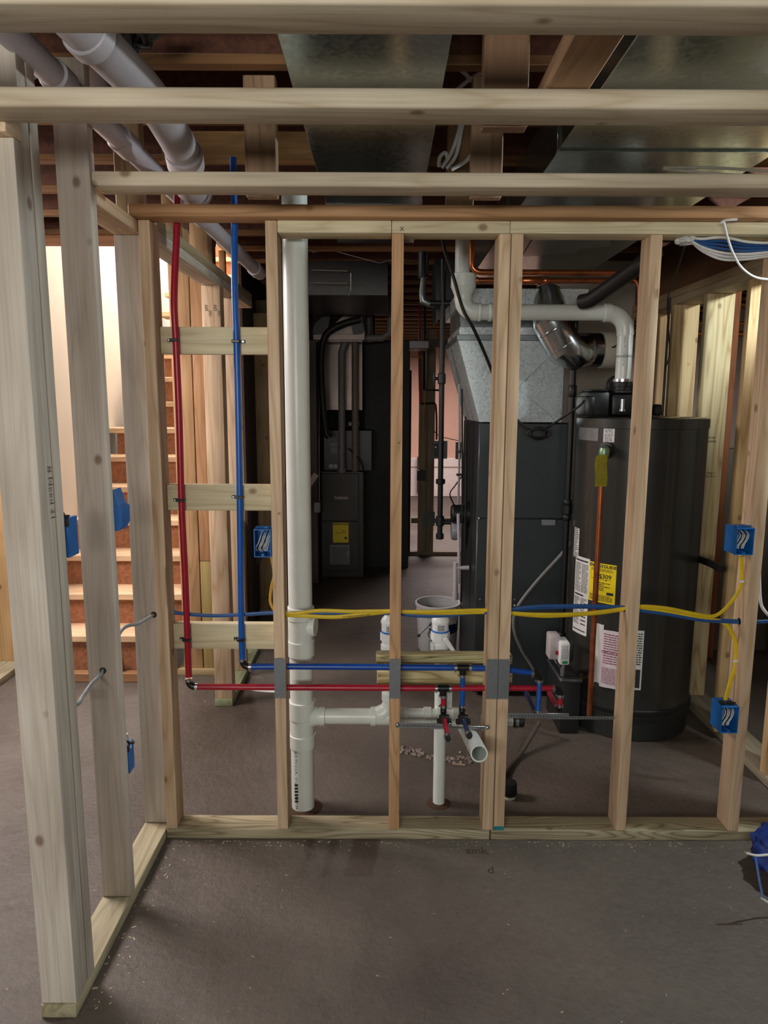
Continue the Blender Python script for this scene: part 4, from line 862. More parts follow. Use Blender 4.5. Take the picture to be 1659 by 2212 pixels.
# horizontal line
zh = Z(740, 1547, YS)
hx = lambda x: X(x, 1547, YS)
rh = .0302
dl = pvc('drain_line', 'white PVC drain line running level from the stack through the studs', [([(xs+.05, YS, zh), (hx(1000), YS, zh)], rh)], [], loc=(xs, YS, zh))
for x0, x1, r in ((690, 703, rh+.006), (800, 813, rh+.006), (872, 880, rh+.004), (915, 932, rh+.006), (944, 960, rh+.007), (976, 992, rh+.006)):
    bm = bm_new(); L_ = hx(x1)-hx(x0); lathe(bm, (hx(x0), YS, zh), (1, 0, 0), [(r-.003, 0), (r, .002), (r, L_-.002), (r-.003, L_)], 28); obj('socket', bm, white_pvc, dl)
bm = bm_new(); lathe(bm, (xs+.035, YS, zh), (1, 0, 0), [(.042, 0), (.036, .02), (rh+.004, .035), (rh+.004, .05)], 28); obj('tee_neck', bm, white_pvc, dl)
# sweep tee to first AAV riser
yR = YS+.0; xA = X(843, 1500, YS)
bm = bm_new(); tube(bm, bend((hx(812), YS, zh+.004), (xA, YS, zh+.01), (xA, YS, zh+.075), 8), [.032, .034, .035, .034, .032, .030, .029, .028, .028], 24); cyl(bm, (hx(812), YS, zh), (hx(868), YS, zh), rh+.003, 28); obj('sweep_tee', bm, white_pvc, dl)
bm = bm_new(); za = Z(843, 1512, YS); lathe(bm, (xA, YS, za), (0, 0, 1), [(.030, 0), (.033, .002), (.033, .03), (.029, .032)], 24); obj('socket', bm, white_pvc, dl)
bm = bm_new(); cyl(bm, (xA, YS, za), (xA, YS, Z(843, 1395, YS)), .024, 24); obj('riser', bm, white_pvc, dl)
def aav(x, y_c, Yd, label, parent_label):
    zt_, zb_ = Z(x, y_c-40, Yd), Z(x, y_c+38, Yd); cx = X(x, y_c, Yd); H = zt_-zb_
    t = thing('air_vent_valve', label, 'vent valve', (cx, Yd, zb_), 'white air admittance valves')
    bm = bm_new(); lathe(bm, (cx, Yd, zb_), (0, 0, 1), [(.025, 0), (.034, .008), (.034, H*.24), (.030, H*.26), (.030, H*.36)], 24); obj('socket', bm, plast_white, t)
    bm = bm_new(); lathe(bm, (cx, Yd, zb_+H*.36), (0, 0, 1), [(.0365, 0), (.0365, H*.20), (.033, H*.215)], 8); 
    obj('hex_nut', bm, plast_white, t)
    bm = bm_new(); lathe(bm, (cx, Yd, zb_+H*.58), (0, 0, 1), [(.0335, 0), (.0335, H*.045)], 24); obj('blue_ring', bm, ring_blue, t)
    bm = bm_new(); lathe(bm, (cx, Yd, zb_+H*.625), (0, 0, 1), [(.031, 0), (.032, H*.2), (.034, H*.21), (.034, H*.26), (.030, H*.33), (.018, H*.42)], 24); cap = obj('cap', bm, plast_white, t)
    bm = bm_new()
    for i in range(5):
        for j in range(4):
            a = -.34+.17*i; p = Vector((cx+math.sin(a)*.0325, Yd-math.cos(a)*.0325, zb_+H*.66+j*H*.04)); box(bm, p.x-.0017, p.x+.0017, p.y-.001, p.y+.001, p.z-.0017, p.z+.0017)
    obj('grille', bm, print_ink, cap)
    return t
aav(842, 1372, YS, 'white air admittance valve half hidden behind the third front stud', '')
Y2 = 2.575; a2 = aav(951, 1370, Y2, 'white air admittance valve with blue ring in front of the bucket', '')
xB = X(950, 1700, Y2)
rs = pvc('vent_riser', 'slim white PVC pipe dropping to the floor in the third bay', [([(X(950, 1600, Y2), Y2, 0), (X(950, 1600, Y2), Y2, Z(950, 1404, Y2))], .0235)], [], loc=(xB, Y2, 0))
bm = bm_new(); a = at(970, 1385, 2.53); obox(bm, at(974, 1398, 2.52), (.016, .012, .085), Matrix.Rotation(math.radians(-32), 3, 'Y'), .002)
for k_ in range(3):
    p = at(969+k_*5, 1391+k_*7, 2.5135); cyl(bm, p, p+Vector((0, -.0006, 0)), .003, 8)
hk = obj('strap_hanger', bm, plast_white); tag(hk, 'white perforated plastic hanger strap dangling beside the air valve', 'bracket')
bm = bm_new(); p = at(935, 1398, 2.53); box(bm, p.x-.010, p.x+.004, 2.52, 2.54, p.z-.014, p.z+.018, .002); tag(obj('strap_clip', bm, plast_white), 'small white plastic clip left of the air valve', 'clip')
bm = bm_new(); a, b = at(966, 1495, 2.47), at(976, 1529, 2.47); box(bm, a.x, b.x, 2.465, 2.475, b.z, a.z, .001); tag(obj('pipe_strap', bm, plast_white), 'short white plastic strap hanging behind the red branch pipe', 'bracket')
# forward stub
ye = 2.17; pe = at(1035, 1628, ye); xe = pe.x; ps = at(1000, 1560, 2.50); pS = Vector((X(1003, 1548, YS), YS, zh))
stub = thing('drain_stub', 'open white PVC pipe end poking towards the viewer through the wall', 'pipe', tuple(pe))
bm = bm_new()
d = (pe-Vector((pe.x-.0, 2.50, zh-.005))).normalized(); sp = Vector((pe.x-.012, 2.50, zh-.01)); d = (pe-sp).normalized(); L_ = (pe-sp).length
u, v = frame(d); n = 36; ro, ri = .0290, .0242
rings = [[sp+(u*math.cos(2*PI*j/n)+v*math.sin(2*PI*j/n))*ro for j in range(n)], [pe+(u*math.cos(2*PI*j/n)+v*math.sin(2*PI*j/n))*ro for j in range(n)], [pe+(u*math.cos(2*PI*j/n)+v*math.sin(2*PI*j/n))*ri for j in range(n)], [sp+(u*math.cos(2*PI*j/n)+v*math.sin(2*PI*j/n))*ri for j in range(n)]]
loft(bm, rings, True, True); 
obj('pipe', bm, white_pvc, stub)
bm = bm_new(); tube(bm, bend(pS-Vector((.02, 0, 0)), Vector((sp.x, YS, zh)), sp+d*.0, 8), .029, 24); obj('elbow', bm, white_pvc, stub)
# cleanout right
cz_ = Z(1100, 1556, YS)
co = thing('pipe_cleanout', 'white pipe end with a black clamped rubber cap in the fourth bay', 'pipe', (X(1100, 1556, YS), YS, cz_))
bm = bm_new(); cyl(bm, (X(1040, 1556, YS), YS, cz_), (X(1108, 1556, YS), YS, cz_), .0215, 24); obj('pipe', bm, white_pvc, co)
bm = bm_new(); lathe(bm, (X(1107, 1556, YS), YS, cz_), (1, 0, 0), [(.024, 0), (.026, .002), (.026, .04), (.020, .044)], 24); obj('rubber_cap', bm, black_rub, co)
bm = bm_new(); lathe(bm, (X(1112, 1556, YS), YS, cz_), (1, 0, 0), [(.0275, 0), (.0275, .012)], 24); cyl(bm, (X(1114, 1556, YS), YS-.02, cz_-.028), (X(1114, 1556, YS), YS+.01, cz_-.028), .005, 8); obj('band_clamp', bm, steel, co)
bm = text_bm('IN U.S.A', .016)
for v_ in bm.verts: v_.co = Vector((X(1097, 1556, YS)+v_.co.x*.8, YS-.0222, cz_+v_.co.y))
obj('print', bm, print_ink, co)
# floor cap
fc = thing('floor_pipe_stub', 'short white pipe with black rubber cap standing on the floor in the fourth bay', 'pipe', (.506, 2.62, 0))
fx = X(1101, 1700, 2.62)
bm = bm_new(); cyl(bm, (fx, 2.62, 0), (fx, 2.62, Z(1101, 1712, 2.62)), .024, 24); obj('pipe', bm, plain('old_pvc', 'b9b8a8', .5), fc)
bm = bm_new(); zc0 = Z(1101, 1722, 2.60); lathe(bm, (fx, 2.62, zc0), (0, 0, 1), [(.026, 0), (.029, .003), (.029, .045), (.027, .055)], 28); obj('rubber_cap', bm, black_rub, fc)
bm = bm_new(); lathe(bm, (fx, 2.62, zc0+.006), (0, 0, 1), [(.0305, 0), (.0305, .013)], 28); obj('band_clamp', bm, plain('dull_clamp', '3c3a38', .4, .8), fc)
# treated boards behind
bm = bm_new(); a, b = at(812, 1431, 2.47), at(1106, 1413, 2.47); box(bm, a.x, b.x, 2.455, 2.505, a.z+.0, b.z, .004)
tag(obj('support_board', bm, wood('X', 'c4bc90', '6f6a42', contrast=1.0, freq=30.0)), 'upper striped pressure-treated board behind the studs, above the blue pipe', 'board', 'treated boards behind the studs')
bm = bm_new(); a, b = at(814, 1479, 2.47), at(1106, 1447, 2.47); box(bm, a.x, b.x, 2.455, 2.495, a.z, b.z, .004)
tag(obj('support_board', bm, wood('X', 'cabf92', '8a7446', contrast=.9, freq=18.0)), 'lower knotty pressure-treated board between the blue and red pipes', 'board', 'treated boards behind the studs')
bm = bm_new(); tube(bm, [at(530, 1487, 2.6), at(560, 1492, 2.6), at(600, 1494, 2.6), at(625, 1490, 2.6)], .004, 6, 5); tag(obj('hanging_wire', bm, nm_white), 'thin white cord hanging just under the red pipe on the left', 'cord')

# ================================================================ PEX
YP = 2.383
def clamp_ring(p, d, parent):
    p, d = Vector(p), Vector(d).normalized(); bm = bm_new(); lathe(bm, p-d*.005, d, [(.0128, 0), (.0128, .010)], 18)
    u, v = frame(d); e = p+v*.0145; obox(bm, (e.x, e.y, e.z), (.006, .006, .006), Matrix.Identity(3), .001); obj('clamp_ring', bm, steel, parent)
def elbow(c, d1, d2, parent, r=.0125, L_=.024):
    c = Vector(c); d1 = Vector(d1); d2 = Vector(d2); bm = bm_new(); tube(bm, bend(c+d1*L_, c, c+d2*L_, 6), r, 14); obj('elbow_fitting', bm, fit_black, parent)
def pclamp(x, y, side, parent):
    p = at(x, y, YP+.006); bm = bm_new(); box(bm, p.x-.0135, p.x+.0135, YP-.0145, YP+.008, p.z-.005, p.z+.005, .002); box(bm, p.x+side*.010, p.x+side*.028, YP+.004, YP+.011, p.z-.005, p.z+.005, .001)
    o = obj('pipe_clamp', bm, fit_black, parent); bm = bm_new(); cyl(bm, (p.x+side*.022, YP+.004, p.z), (p.x+side*.022, YP+.001, p.z), .003, 8); obj('nail_head', bm, steel, o)
DN, UPV, RG, LF, FR = (0, 0, -1), (0, 0, 1), (1, 0, 0), (-1, 0, 0), (0, -1, 0)
red = thing('red_water_pipe', 'red plastic hot-water pipe dropping on the left and running level through the studs', 'pipe', tuple(at(409, 1480, YP)))
rc_ = [at(x, y, YP if y > 560 else YP+.024) for x, y in ((383, 418), (381, 480), (376, 640), (380, 735), (387, 900), (392, 1080), (400, 1250), (405, 1380), (408, 1462))]
rc_ = [Vector((p.x, YP+.032, 2.36)) if i == 0 else p for i, p in enumerate(rc_)]; rc_[1].y = YP+.030
bm = bm_new(); tube(bm, rc_, .0111, 16, 6); obj('tube', bm, pex_red, red)
rz = Z(700, 1484.5, YP); rx = rc_[-1].x
elbow((rx, YP, rz), UPV, RG, red); clamp_ring((rx, YP, rz+.026), DN, red); clamp_ring((rx+.026, YP, rz), RG, red)
tR = X(957, 1487, YP)
bm = bm_new(); tube(bm, [(rx+.022, YP, rz), (-.35, YP, rz-.001), (tR-.012, YP, rz-.002)], .0111, 16); obj('tube', bm, pex_red, red)
bm = bm_new(); xe_ = X(1211, 1486, YP); tube(bm, [(tR+.012, YP, rz-.002), (.42, YP, rz), (xe_-.015, YP, rz)], .0105, 16); obj('tube', bm, pex_red, red)
def tee(c, parent):
    c = Vector(c); bm = bm_new(); tube(bm, [c-Vector((.024, 0, 0)), c+Vector((.024, 0, 0))], .0125, 14); cyl(bm, c, c-Vector((0, 0, .026)), .0125, 14); obj('tee_fitting', bm, fit_black, parent)
tee((tR, YP, rz-.002), red); clamp_ring((tR-.024, YP, rz-.002), RG, red); clamp_ring((tR+.026, YP, rz-.002), RG, red)
def drop_to_stub(xt, ztop_, zbr, px_end, mat, matstub, parent):
    bm = bm_new(); tube(bm, [(xt, YP, ztop_-.022), (xt, YP, zbr+.02)], .0095, 14); obj('tube', bm, mat, parent); clamp_ring((xt, YP, ztop_-.03), DN, parent); clamp_ring((xt, YP, zbr+.03), DN, parent)
    elbow((xt, YP, zbr), UPV, FR, parent, .011)
    bm = bm_new(); box(bm, xt-.026, xt+.026, 2.336, 2.35, zbr-.020, zbr-.001, .003); box(bm, xt-.018, xt+.018, 2.33, 2.352, zbr-.014, zbr+.014, .003); obj('stub_bracket', bm, black_rub, parent)
    e = at(px_end[0], px_end[1], 2.17)
    s = Vector((xt, 2.34, zbr)); bm = bm_new(); tube(bm, [s, e], .0085, 14); o = obj('stub_out', bm, matstub, parent); dd = (e-s).normalized()
    bm = bm_new(); lathe(bm, e-dd*.012, dd, [(.0095, 0), (.0098, .010), (.009, .013)], 14); obj('stub_cap', bm, black_rub, parent); clamp_ring(e-dd*.02, dd, parent)
drop_to_stub(X(958, 1520, YP), rz-.002, Z(960, 1551, 2.35), (968, 1597), pex_red, pex_red, red)
elbow((xe_, YP, rz), LF, DN, red); clamp_ring((xe_-.026, YP, rz), RG, red); clamp_ring((xe_, YP, rz-.028), DN, red)
zbR = Z(1215, 1540, YP); bm = bm_new(); tube(bm, [(xe_, YP, rz-.022), (xe_, YP, zbR+.02)], .0095, 14); obj('tube', bm, pex_red, red); clamp_ring((xe_, YP, zbR+.028), DN, red)
elbow((xe_, YP, zbR+.006), UPV, (0, 1, 0), red, .011)
bm = bm_new(); tube(bm, [(xe_, YP+.02, zbR+.006), at(1187, 1497, 2.62)], .009, 12); obj('stub_out', bm, pex_red, red)
pclamp(379, 735, -1, red); pclamp(392, 1080, -1, red); pclamp(405, 1380, -1, red)
blue = thing('blue_water_pipe', 'blue plastic cold-water pipe dropping on the left and running level through the studs', 'pipe', tuple(at(526, 1440, YP)))
bp_ = [at(x, y, YP) for x, y in ((501, 418), (502, 480), (506, 620), (511, 738), (515, 900), (518, 1073), (520, 1250), (522, 1380), (524, 1425))]
bp_[0] = Vector((bp_[0].x, YP+.034, 2.36)); bp_[1].y = YP+.030; bp_[2].y = YP+.006
bm = bm_new(); tube(bm, bp_, .0111, 16, 6); obj('tube', bm, pex_blue, blue)
bz = Z(700, 1441, YP); bx = bp_[-1].x
elbow((bx+.001, YP, bz), UPV, RG, blue); clamp_ring((bx, YP, bz+.026), DN, blue); clamp_ring((bx+.026, YP, bz), RG, blue)
tB = X(1000, 1443, YP); xb = X(1166, 1455, YP)
bm = bm_new(); tube(bm, [(bx+.022, YP, bz), (-.35, YP, bz+.002), (tB-.012, YP, bz)], .0111, 16); obj('tube', bm, plain('pex_blue_deep', '0d479e', .35, var=.15, scale=40), blue)
bm = bm_new(); tube(bm, [(tB+.012, YP, bz), (.42, YP, bz-.004), (xb-.015, YP, bz-.020)], .0105, 16); obj('tube', bm, plain('pex_blue_deep', '0d479e', .35, var=.15, scale=40), blue)
tee((tB, YP, bz), blue); clamp_ring((tB-.026, YP, bz), RG, blue); clamp_ring((tB+.026, YP, bz), RG, blue)
drop_to_stub(tB, bz, Z(1003, 1551, 2.35), (1014, 1591), pex_blue, pex_navy, blue)
elbow((xb, YP, bz-.020), LF, DN, blue); clamp_ring((xb-.026, YP, bz-.02), RG, blue); clamp_ring((xb, YP, bz-.048), DN, blue)
yb2 = 2.362; zbB = Z(1166, 1545, YP)
bm = bm_new(); tube(bm, [(xb, YP, bz-.042), (xb-.006, yb2, zbB+.02)], .0095, 14); obj('tube', bm, pex_blue, blue); clamp_ring((xb-.005, yb2, zbB+.026), DN, blue)
elbow((xb-.006, yb2, zbB+.004), UPV, (0, 1, 0), blue, .011)
bm = bm_new(); tube(bm, [(xb-.006, yb2+.02, zbB+.004), at(1137, 1497, 2.62)], .009, 12); obj('stub_out', bm, pex_navy, blue)
pclamp(511, 738, 1, blue); pclamp(518, 1073, -1, blue); pclamp(522, 1380, -1, blue)
# sliding brackets
def bracket(x0, y0, x1, y1, Yb, label, screws=True):
    a, b = at(x0, y0, Yb), at(x1, y1, Yb); t = thing('sliding_bracket', label, 'bracket', tuple(a), 'slotted metal pipe brackets')
    m_ = (a+b)/2; bm = bm_new(); box(bm, a.x, m_.x+.03, Yb-.003, Yb, min(a.z, b.z)-.005, max(a.z, b.z)+.005, .001); obj('outer_bar', bm, plain('zinc_bar', 'a9adb0', .35, .85), t)
    bm = bm_new(); box(bm, m_.x-.05, b.x, Yb-.006, Yb-.0032, b.z-.007, b.z+.004, .001); obj('inner_bar', bm, plain('zinc_bar', 'a9adb0', .35, .85), t)
    bm = bm_new(); n_ = 34
    for i in range(n_):
        f = (i+1.5)/(n_+3); 
        p = a.lerp(b, f); box(bm, p.x-.0018, p.x+.0018, Yb-.0068, Yb-.0060, p.z-.0045, p.z-.0005)
    obj('slot', bm, print_ink, t, 'stuff')
    if screws:
        for p in (a+Vector((.006, 0, 0)), b-Vector((.006, 0, 0))):
            bm = bm_new(); lathe(bm, (p.x, Yb-.003, p.z), (0, -1, 0), [(.008, 0), (.0075, .004), (.004, .007), (.001, .008)], 14); obj('screw', bm, steel, t)
bracket(855, 1564, 1056, 1570, 2.337, 'slotted metal bracket screwed across the stud faces under the red and blue stubs')
bracket(1094, 1543, 1327, 1549, 2.352, 'slotted metal bracket crossing the fourth bay low down', False)

# ================================================================ ELECTRICAL
def cable(name, pts, mat, label, r=.005, group='building cables', Yd=None, sm=6, flat=1.0, par=None):
    bm = bm_new(); tube(bm, pts, r, 8, sm, True, flat); o = obj(name, bm, mat, par)
    if par is None: tag(o, label, 'cable', group)
    return o
YE = 2.385
def run(L_, Y=YE, dY=0): return [at(x, y, Y+dY) for x, y in L_]
cable('yellow_cable', run([(604, 1324), (640, 1325), (690, 1319), (760, 1321), (840, 1320), (868, 1321), (940, 1321), (1043, 1318), (1085, 1322), (1150, 1327), (1250, 1326), (1340, 1316), (1383, 1310), (1440, 1314), (1500, 1326), (1545, 1330), (1580, 1300), (1600, 1265), (1602, 1225), (1600, 1202)], dY=-.008), nm_yellow, 'upper yellow cable crossing the bays and curving up to an open blue box', .0042, flat=1.6)
yc = cable('yellow_cable', run([(604, 1328), (650, 1330), (720, 1333), (780, 1328), (850, 1320), (880, 1322), (960, 1324), (1043, 1322), (1085, 1323), (1150, 1329), (1200, 1330), (1290, 1324), (1350, 1316), (1400, 1315), (1470, 1328), (1530, 1338), (1565, 1346), (1585, 1375), (1590, 1405), (1588, 1440), (1577, 1475), (1567, 1512)]), nm_yellow, 'printed lower yellow cable curving down to the lower blue box on the right', .0044, flat=1.7)
cable('blue_cable', run([(375, 1323), (410, 1327), (460, 1330), (520, 1328), (585, 1324), (604, 1326), (660, 1325), (720, 1325), (790, 1324), (852, 1325), (900, 1330), (960, 1330), (1043, 1321), (1085, 1320), (1160, 1313), (1260, 1311), (1345, 1314), (1385, 1317), (1450, 1325), (1520, 1337), (1595, 1342), (1640, 1343), (1700, 1340)], dY=.008), nm_blue, 'thin blue cable threaded through every stud of the front wall',   .0042, flat=1.6)
cable('blue_cable', run([(1046, 1323), (1085, 1319), (1160, 1310), (1260, 1309), (1345, 1312), (1385, 1319), (1450, 1328), (1520, 1340), (1595, 1344)], dY=-.002), nm_blue, 'second blue cable lying over the yellow ones in the fourth bay', .0042, flat=1.6)
for x0_, y0_, sl, tx_ in ((770, 1330.5, .09, '12-2 WITH GROUND 600V'), (905, 1322.5, -.02, 'TYPE NM-B 12-2'), (1205, 1329.5, 0, 'TYPE NM-B WITH GROUND 600 VOLTS')):
    bm = text_bm(tx_, .0085); p = at(x0_, y0_, YE-.006)
    for v_ in bm.verts: v_.co = Vector((p.x+v_.co.x, YE-.0075, p.z+v_.co.y+v_.co.x*sl))
    obj('cable_print', bm, print_ink, yc)
cable('grey_cable', [Vector((-.93, 1.71, Z(157, 1530, 1.71))), at(157, 1524, 1.74), at(178, 1505, 1.84), at(197, 1478, 1.92), at(222, 1449, 1.986), at(262, 1362, 2.03), at(300, 1347, 2.2), at(332, 1328, 2.378), Vector((-.80, 2.40, Z(350, 1326, 2.4))), at(378, 1322, 2.39)], nm_grey, 'grey cable threaded through the holes of the left wall studs', .0058, sm=5)
# drilled holes
bm = bm_new()
def hole(name, p, d, r, parent):
    bm = bm_new(); cyl(bm, Vector(p), Vector(p)+Vector(d)*.0012, r, 16); return obj(name, bm, black_rub, parent)
hole('drilled_hole', at(222, 1449, 1.9835), (0, 1, 0), .010, wl); hole('drilled_hole', at(332, 1328, 2.3765), (0, 1, 0), .011, wl)
for x in (.849-.0012, 1.259-.0012): hole('drilled_hole', (x, YE, Z(1340 if x < 1 else 1592, 1315 if x < 1 else 1342, YE)), (1, 0, 0), .012, wf)
# staples
for x, y in ((1603, 1256),): 
    p = at(x, y, YE-.016); bm = bm_new(); box(bm, p.x-.008, p.x+.008, YE-.018, YE-.012, p.z-.004, p.z+.004, .001); tag(obj('cable_staple', bm, plast_white), 'small white staple holding the yellow cable below the upper right box', 'staple')
p = at(1589, 1428, YE-.008); bm = bm_new(); box(bm, p.x-.008, p.x+.008, YE-.012, YE-.006, p.z-.004, p.z+.004, .001); tag(obj('cable_staple', bm, plast_white), 'small white staple on the cable above the lower right box', 'staple')

def ebox(x0, x1, z0, z1, y0, y1, label, wires=True, clips=True):
    """open-front plastic device box, front at y0"""
    t = thing('electrical_box', label, 'electrical box', ((x0+x1)/2, y0, z0), 'blue electrical boxes'); T = .003
    bm = bm_new(); box(bm, x0, x0+T, y0, y1, z0, z1); box(bm, x1-T, x1, y0, y1, z0, z1); box(bm, x0+T, x1-T, y0, y1, z0, z0+T); box(bm, x0+T, x1-T, y0, y1, z1-T, z1); box(bm, x0+T, x1-T, y1-T, y1, z0+T, z1-T)
    obj('shell', bm, box_blue, t)
    bm = bm_new()
    for z, s in ((z0+T, 1), (z1-T, -1)):
        c = Vector(((x0+x1)/2, y0+.002, z+s*.003)); lathe(bm, c, (0, 1, 0), [(.006, 0), (.006, .04)], 12)
    obj('screw_boss', bm, box_blue, t)
    if clips:
        bm = bm_new()
        for dx in (-.018, .010): box(bm, (x0+x1)/2+dx-.008, (x0+x1)/2+dx+.008, y0+.018, y0+.04, z1+.0003, z1+.006, .001); 
        cyl(bm, (x0+.004, y0+.01, z1+.004), (x1+.008, y0+.03, z1+.004), .002, 6); obj('nail_clip', bm, black_rub if clips == 2 else box_blue, t)
    if wires:
        r = random.Random(int((x0+5)*1000)); cx = (x0+x1)/2
        for k in range(7):
            m = (plast_white, black_rub, nm_white)[k % 3]; dx = -.014+.005*k; zz = z1-.012
            bm = bm_new(); tube(bm, [(cx+dx+.008, y1-.012, zz), (cx+dx+.006, y0+.022, zz-.012), (cx+dx-.002, y0+.016, (z0+z1)/2), (cx+dx-.012, y0+.02, z0+.028), (cx+dx-.006, y0+.028, z0+.018), (cx+dx+.002, y0+.03, (z0+z1)/2), (cx+dx+.009, y0+.04, z1-.03)], .0014, 6, 5); obj('wire', bm, m, t)
    return t
zc1, zc0_ = Z(570, 1143, W0), Z(570, 1203, W0)
ebox(X(549, 1170, W0), -.3845, zc0_, zc1, W0-.006, W0+.065, 'open blue box stuffed with white and black wires on the second front stud')
ebox(X(1596, 1165, W0-.006), 1.2585, Z(1600, 1200, W0), Z(1600, 1140, W0), W0-.006, W0+.075, 'upper open blue box on the stud at the right edge') if False else None
b1x = 1.2585; ebox(b1x-.060, b1x, Z(1600, 1199, W0-.006), Z(1600, 1141, W0-.006), W0-.006, W0+.075, 'open blue box with wires high on the rightmost front stud')
ebox(b1x-.060, b1x, Z(1575, 1584, W0-.006), Z(1575, 1527, W0-.006), W0-.006, W0+.075, 'open blue box low on the rightmost front stud', clips=2)
# boxes on the left wall (seen from behind/side)
def sbox(x0, x1, y0, y1, z0, z1, label):
    t = thing('electrical_box', label, 'electrical box', ((x0+x1)/2, y0, z0), 'blue electrical boxes')
    bm = bm_new(); box(bm, x0, x1, y0, y1, z0, z1, .002); obj('shell', bm, box_blue, t)
    bm = bm_new(); box(bm, x0-.002, x1+.002, y0-.001, y0+.006, z1-.02, z1+.0, .001); box(bm, x0+.01, x0+.03, y0+.01, y0+.02, z1+.0005, z1+.008, .002); cyl(bm, (x0+.012, y0+.012, z1+.008), (x1-.012, y0+.012, z1+.012), .004, 8); obj('nail_clip', bm, black_rub, t)
    bm = bm_new(); box(bm, x1-.012, x1+.001, y0+.004, y1-.004, z0-.0, z0+.006, .001); obj('cable_tab', bm, box_blue, t)
    return t
sbox(X(136, 1160, 1.75), X(162, 1160, 1.75), 1.712, 1.77, Z(150, 1205, 1.712), Z(150, 1121, 1.712), 'blue box seen from behind on the nearest left stud')
xa, xb_ = X(243, 1110, 2.03), X(264, 1110, 2.03)
t = thing('electrical_box', 'blue box with sloping top on the second left stud', 'electrical box', (xa, 2.03, Z(255, 1147, 2.03)), 'blue electrical boxes')
q = [at(x, y, 2.03) for x, y in ((244, 1058), (256, 1092), (264, 1096), (265, 1132), (258, 1146), (244, 1148))]
bm = bm_new(); prism(bm, [(v.x, v.z) for v in q], 1, 2.027, 2.09); obj('shell', bm, box_blue, t)
sbox(X(273, 1640, 2.05), X(283, 1640, 2.05), 2.03, 2.08, Z(278, 1672, 2.03), Z(278, 1612, 2.03), 'blue box edge low on the second left stud')
cable('white_cable', [at(274, 1585, 2.06), at(280, 1600, 2.06), at(281, 1616, 2.05)], nm_white, 'short white cable entering the low blue box on the left', .004)
cable('ochre_cable', [at(586, 1203, 2.40), at(592, 1240, 2.41), at(586, 1270, 2.42), at(584, 1300, 2.42), at(594, 1322, 2.41)], nm_orange, 'ochre cable looping below the open blue box beside the second stud', .005)
# white cable bundle upper right
hb_ = at(1482, 507, 2.385)
for k in range(7):
    m = nm_blue if k in (3, 4, 5) else nm_white; dz = (-.010*k if k < 3 else .012*(k-2)); yy = 2.37+.008*(k % 3)
    pts = [Vector((hb_.x, 2.385, 2.12)), at(1484+k, 512, yy), at(1515, 533, yy)+Vector((0, 0, dz*.5)), at(1560, 546, yy)+Vector((0, 0, dz)), at(1610, 549, yy)+Vector((0, 0, dz*.8)), at(1659, 545, yy)+Vector((0, 0, dz*.6)), at(1720, 540, yy)+Vector((0, 0, dz*.5))]
    cable('bundled_cable', pts, m, ['third lowest cable, white,', 'second lowest cable, white,', 'lowest cable, white,', 'lowest blue cable', 'middle blue cable', 'uppermost blue cable', 'topmost white cable'][k]+' in the bundle leaving the foam-filled hole at upper right', .0045, 'upper right cable bundle')
bm = bm_new()
r = random.Random(5)
bmesh.ops.create_icosphere(bm, subdivisions=3, radius=1)
for v in bm.verts: v.co = Vector((v.co.x*.030, v.co.y*.028, v.co.z*.014))*(1+r.uniform(-.22, .22))+Vector((hb_.x, 2.385, ZP0-.010))
tag(obj('foam_plug', bm, plain('fire_foam', 'cfcfcb', .7, bump=.5)), 'lump of white foam around the cables under the top plate at upper right', 'foam')
cable('white_cable', [at(1560, 478, 2.296), at(1564, 483, 2.294), at(1572, 515, 2.29), at(1585, 550, 2.30), at(1602, 578, 2.31), at(1630, 598, 2.33), at(1665, 604, 2.34), at(1720, 606, 2.34)], nm_white, 'single white cable drooping from the orange beam at upper right', .006, flat=.6)
bm = bm_new(); tube(bm, [at(1556, 483, 2.293), at(1566, 476, 2.288), at(1592, 474, 2.29)], .004, 8, 3); tag(obj('cable_end', bm, nm_white), 'frayed white cable end stapled under the orange beam at upper right', 'cable')
cable('white_cable', [at(1640, 1200, 2.6), at(1642, 1290, 2.6), at(1652, 1320, 2.6), at(1680, 1345, 2.6)], nm_white, 'white cable hanging at the right edge behind the last stud', .006)
cable('white_cable', [Vector((1.30, 2.09, 2.194)), at(1450, 367, 2.02), at(1500, 362, 2.02), at(1570, 364, 2.03), at(1665, 370, 2.04)], plain('cable_beige', '9a9486', .5), 'beige cable lying on top of the third beam at upper right', .004)
for i, L_ in enumerate((((955, 362), (975, 330), (990, 285), (1000, 240)), ((965, 364), (985, 335), (996, 285), (1005, 230)), ((975, 366), (1010, 345), (1030, 310), (1040, 280), (1050, 240)), ((948, 360), (950, 340), (962, 330), (968, 345)), ((970, 135), (1000, 155), (1022, 178), (1040, 200)), ((985, 196), (1010, 175), (1040, 156)))):
    cable('white_cable', [at(x, y, 2.35) for x, y in L_], nm_white, ['white cable curving up left of the pinkish hanger board, first of the loose bundle', 'white cable curving up beside the metal duct, second of the loose bundle', 'white cable bowing towards the pinkish hanger board', 'small curl of white cable end beside the metal duct', 'white cable slanting down between duct and wide hanger board', 'white cable slanting up between duct and wide hanger board'][i], .006, 'loose white cables beside the duct')
